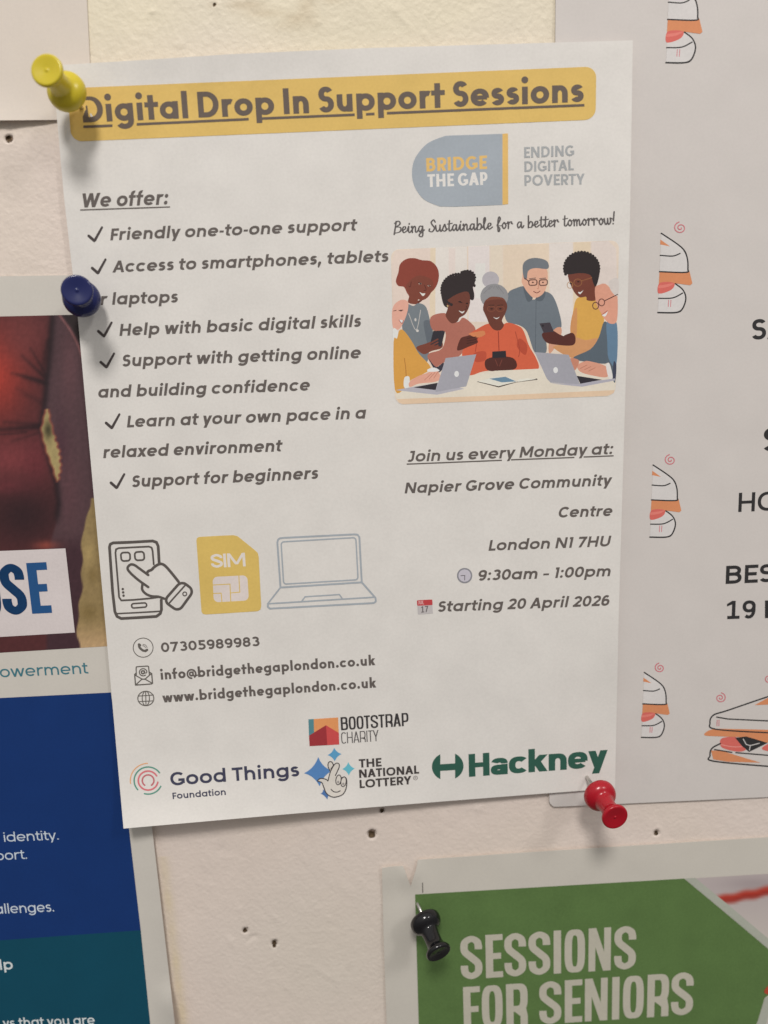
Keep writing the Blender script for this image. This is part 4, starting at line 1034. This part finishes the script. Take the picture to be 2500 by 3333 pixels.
pr.line(X_([(290, 1110), (240, 1150), (265, 1445), (700, 1415), (735, 1395), (712, 1130), (655, 1090)]), 4, I2)
pr.line(X_([(245, 1165), (430, 1270), (480, 1285), (540, 1270), (710, 1120)]), 3.6, I2); pr.line(X_([(275, 1435), (430, 1290), (480, 1280), (545, 1290), (725, 1395)]), 3.6, I2)
pr.line(X_([(475 + 105 * math.cos(a), 1090 + 100 * math.sin(a)) for a in [.9 + i * .28 for i in range(20)]]), 3.4, I2); pr.line(X_(ell(468, 1090, 42, 42, 16)), 4.6, I2, True); pr.line(X_([(512, 1050), (520, 1110), (560, 1110), (580, 1080)]), 3.2, I2); pr.build()
pr = P_('globe_icon'); pr.line(X_(ell(550, 1815, 222, 200, 32)), 3.2, I2, True); pr.line(X_(ell(550, 1815, 100, 200, 28)), 2.8, I2, True)
pr.line(X_([(545, 1615), (555, 2015)]), 2.8, I2); pr.line(X_([(345, 1750), (760, 1720)]), 2.8, I2); pr.line(X_([(350, 1905), (765, 1880)]), 2.8, I2); pr.build()
F_ = lambda p: cv('F', p)
pr = P_('clock_icon'); pr.poly(F_(ell(576, 965, 46, 46, 30)), (134, 132, 136)); pr.poly(F_(ell(576, 965, 37, 37, 28)), (190, 184, 190)); pr.line(F_([(553, 966), (577, 964), (576, 992)]), 2.2, (84, 76, 78)); pr.build()
pr = P_('calendar_icon'); pr.poly(F_([(292, 1140), (382, 1136), (386, 1192), (296, 1198)]), (186, 179, 176)); pr.poly(F_(rrect([(290, 1113), (382, 1108), (384, 1142), (291, 1146)], 6)), (184, 66, 68))
text(pr, 'JUL', *q('F', (297, 1138), (332, 1137)), 12, (216, 176, 172), SAN, .16); text(pr, '17', *q('F', (316, 1187), (358, 1184)), 20, (92, 84, 84), SAN, .15); pr.build()

# sponsors along the foot
H_ = lambda p: cv('H', p)
pr = P_('ring_logo')
def rarc(r, a0, a1, w, c): pr.line(H_([(166 + r * math.cos(math.radians(a)), 424 - r * .97 * math.sin(math.radians(a))) for a in np.linspace(a0, a1, 22)]), w, c)
rarc(31, -55, 235, 5, (186, 104, 108)); rarc(52, 30, 310, 5.4, (206, 112, 116)); rarc(52, -48, -10, 5.4, (206, 112, 116)); rarc(74, 35, 222, 4.6, (88, 142, 124)); rarc(74, -105, -25, 4.6, (88, 142, 124)); rarc(94, 92, 190, 3.4, (220, 160, 112)); pr.build()
NV = (62, 62, 80)
pr = P_('sponsor_name'); text(pr, 'Good Things', *q('H', (287, 452), (967, 401)), 43.5, NV, GEO, .21); pr.build()
pr = P_('sponsor_name'); text(pr, 'Foundation', *q('H', (297, 522), (578, 500)), 20.5, NV, GEO, .205); pr.build()
pr = P_('block_logo'); pr.poly(H_([(1015, 100), (1172, 90), (1178, 233), (1021, 242)]), (222, 146, 92)); pr.poly(H_([(1015, 100), (1043, 98), (1045, 170), (1018, 187)]), (84, 130, 136))
pr.poly(H_([(1018, 186), (1108, 131), (1115, 237), (1021, 242)]), (152, 52, 56)); pr.poly(H_([(1108, 131), (1176, 172), (1178, 233), (1115, 237)]), (196, 76, 74)); pr.build()
BK = (58, 54, 54)
pr = P_('sponsor_name'); text(pr, 'BOOTSTRAP', *q('H', (1188, 158), (1546, 134)), 42.5, BK, CON, .15, .12); pr.build()
pr = P_('sponsor_name'); text(pr, 'CHARITY', *q('H', (1190, 229), (1388, 215)), 36.5, (84, 79, 78), CON, .085, .075); pr.build()
pr = P_('crossed_fingers_logo')
def star(t, r, b_, l, c):
    m = ((t[0] + b_[0]) / 2 * .5 + (l[0] + r[0]) / 4, (l[1] + r[1]) / 2); o_ = []
    for a, bq in ((t, r), (r, b_), (b_, l), (l, t)):
        k = (m[0] + (a[0] + bq[0] - 2 * m[0]) * .27, m[1] + (a[1] + bq[1] - 2 * m[1]) * .27)
        o_ += [tuple((1 - s) ** 2 * a[z] + 2 * s * (1 - s) * k[z] + s * s * bq[z] for z in (0, 1)) for s in (0, .2, .4, .6, .8)]
    pr.poly(cv('U', o_), c)
star((300, 175), (480, 350), (318, 552), (118, 382), (84, 126, 176)); star((505, 55), (600, 135), (512, 230), (420, 150), (90, 150, 186)); star((686, 240), (770, 322), (694, 412), (608, 328), (100, 176, 190)); star((360, 590), (470, 640), (418, 722), (330, 645), (76, 110, 158))
U_ = lambda p: cv('U', p)
HS = [(425, 480), (400, 458), (330, 450), (292, 480), (345, 500), (370, 560), (400, 640), (470, 685), (540, 685), (620, 650), (660, 570), (662, 470), (640, 435), (605, 430), (590, 405), (560, 400), (525, 415), (545, 350), (572, 290), (560, 258), (525, 255), (495, 275), (470, 235), (435, 240), (425, 290), (450, 350)]
pr.poly(U_(cr(HS, True, 4)), (207, 199, 188)); LC = (66, 60, 60)
pr.line(U_(cr([(425, 482), (395, 460), (330, 450), (292, 482), (345, 502), (370, 560), (405, 640), (470, 685), (540, 686), (620, 650), (660, 570), (665, 470), (640, 432), (605, 440)], False)), 3.4, LC)
pr.line(U_(cr([(425, 482), (455, 370), (495, 290), (530, 255), (565, 262), (570, 300), (545, 360), (520, 412)], False)), 3.2, LC); pr.line(U_(cr([(448, 350), (425, 285), (440, 238), (475, 240), (498, 285)], False)), 3.2, LC); pr.line(U_([(455, 335), (500, 270)]), 2, LC)
for cx, cy in ((560, 468), (625, 492)): pr.line(U_(ell(cx, cy, 34, 64, 20, .15)), 3, LC, True); pr.poly(U_(ell(cx - 4, cy + 28, 14, 18)), (150, 143, 138))
pr.line(U_(cr([(465, 590), (500, 620), (545, 625), (582, 608)], False)), 3.2, LC); pr.build()
pr = P_('sponsor_name'); LT = (66, 60, 58); WID = dict(SPA, n=2.3, U=1.0)
text(pr, 'THE', *q('U', (825, 312), (1116, 294)), 27.5, LT, WID, .25, .2); text(pr, 'NATIONAL', *q('U', (828, 444), (1597, 386)), 27, LT, WID, .25, .2); text(pr, 'LOTTERY', *q('U', (834, 576), (1500, 522)), 27, LT, WID, .25, .2)
pr.line(U_(ell(1550, 443, 27, 25, 20)), 1.6, (110, 103, 100), True); text(pr, 'R', *q('U', (1540, 455), (1562, 454)), 6, (110, 103, 100), SAN, .18); pr.build()
GR = (48, 88, 74); I_ = lambda p: cv('I', p)
pr = P_('council_logo')
def seg(s):
    A_ = [math.radians(a) for a in np.linspace(62, 298, 24)]
    return [(732 + s * (-1) * 74 * -math.cos(a) * (1 if True else 1), 717 + 66 * math.sin(a)) for a in A_]
pr.poly(I_([(732 - 74 * math.cos(math.radians(a)), 717 - 66 * math.sin(math.radians(a)) - 2) for a in np.linspace(-62, 62, 20)]), GR)
pr.poly(I_([(732 + 74 * math.cos(math.radians(a)), 717 - 66 * math.sin(math.radians(a)) - 5) for a in np.linspace(-62, 62, 20)]), GR)
pr.poly(I_([(675, 705), (790, 698), (790, 729), (675, 736)]), GR); pr.build()
pr = P_('council_name'); text(pr, 'Hackney', *q('I', (832, 763), (1482, 714)), 74, GR, HEL, .285, .205); pr.build()

# ------------------------------------------------------------------ push pins
def lathe(prof, n=40):
    vv = []; ff = []
    for r, z in prof:
        for k in range(n):
            a = 2 * math.pi * k / n; vv.append((r * math.cos(a), r * math.sin(a), z))
    for i in range(len(prof) - 1):
        for k in range(n): ff.append([i * n + k, i * n + (k + 1) % n, (i + 1) * n + (k + 1) % n, (i + 1) * n + k])
    ff.append(list(range((len(prof) - 1) * n, len(prof) * n))); ff.append(list(reversed(range(n))))
    return vv, ff
HEAD = [(1.2, 0), (3.5, 0), (4.25, .25), (4.6, .8), (4.68, 1.5), (4.6, 2.2), (4.3, 2.9), (3.75, 3.5), (3.1, 3.95), (2.7, 4.4), (2.52, 5.1), (2.42, 6.2), (2.4, 7.8), (2.5, 8.7), (2.8, 9.4), (3.3, 9.95), (3.65, 10.45), (3.75, 10.9), (3.62, 11.34), (3.3, 11.52), (2.5, 11.44), (1.2, 11.26), (.5, 11.2), (.3, 11.34), (.1, 11.36)]
def smoothprof(p): return cr(p, False, 3)
STEEL = bpy.data.materials.new('pin_steel'); STEEL.use_nodes = True
_b = STEEL.node_tree.nodes['Principled BSDF']; _b.inputs['Metallic'].default_value = 1; _b.inputs['Roughness'].default_value = .28; _b.inputs['Base Color'].default_value = (.6, .58, .55, 1)
def pin(label, tip, top, h_tip, length, mat, h0=5.0, scale=1.0):
    """tip and top are the places where the needle enters and the middle of the head's top is seen."""
    a = at(*tip, h_tip); best = None
    for h in np.arange(4, 34, .1):
        b_ = at(*top, h)
        d = abs(np.linalg.norm(b_ - a) - length)
        if best is None or d < best[0]: best = (d, b_)
    b_ = best[1]; ax = (b_ - a) / np.linalg.norm(b_ - a)
    root = thing('push_pin', label, 'push pin', 'plastic push pins holding the papers')
    hl = 11.5 * scale; base = W(b_ - ax * hl)
    root.location = W(a)
    z = Vector((ax[0], -ax[2], ax[1])); rot = z.to_track_quat('Z', 'Y'); root.rotation_mode = 'QUATERNION'; root.rotation_quaternion = rot
    off = (length - hl) / 1000
    vv, ff = lathe([(r * scale / 1000, z_ * scale / 1000 + off) for r, z_ in smoothprof(HEAD)])
    me = bpy.data.meshes.new('pin_head'); me.from_pydata(vv, [], ff); me.materials.append(mat); me.polygons.foreach_set('use_smooth', [True] * len(ff)); me.update()
    link('pin_head', me, root)
    vv, ff = lathe([(.00008, -.0022), (.00052, -.0005), (.00052, off + .001)], 16)
    me = bpy.data.meshes.new('needle'); me.from_pydata(vv, [], ff); me.materials.append(STEEL); me.polygons.foreach_set('use_smooth', [True] * len(ff)); me.update()
    link('needle', me, root)
    return root
pin('yellow push pin at the upper left corner of the flyer', (264, 348), (150, 226), 2.2, 17.5, plastic('yellow_plastic', (192, 172, 40), .28, .2), scale=1.0)
pin('dark blue push pin on the left edge of the flyer above the photograph', (274, 986), (250, 944), 2.2, 15.5, plastic('blue_plastic', (26, 32, 78), .2))
pin('red push pin at the lower right corner of the flyer', (1912, 2532), (2004, 2662), 2.0, 18.5, plastic('red_plastic', (156, 10, 28), .24, .1))
pin('glossy black push pin in the corner of the green poster', (1358, 2938), (1430, 3105), .9, 16.5, plastic('black_plastic', (17, 16, 18), .16))
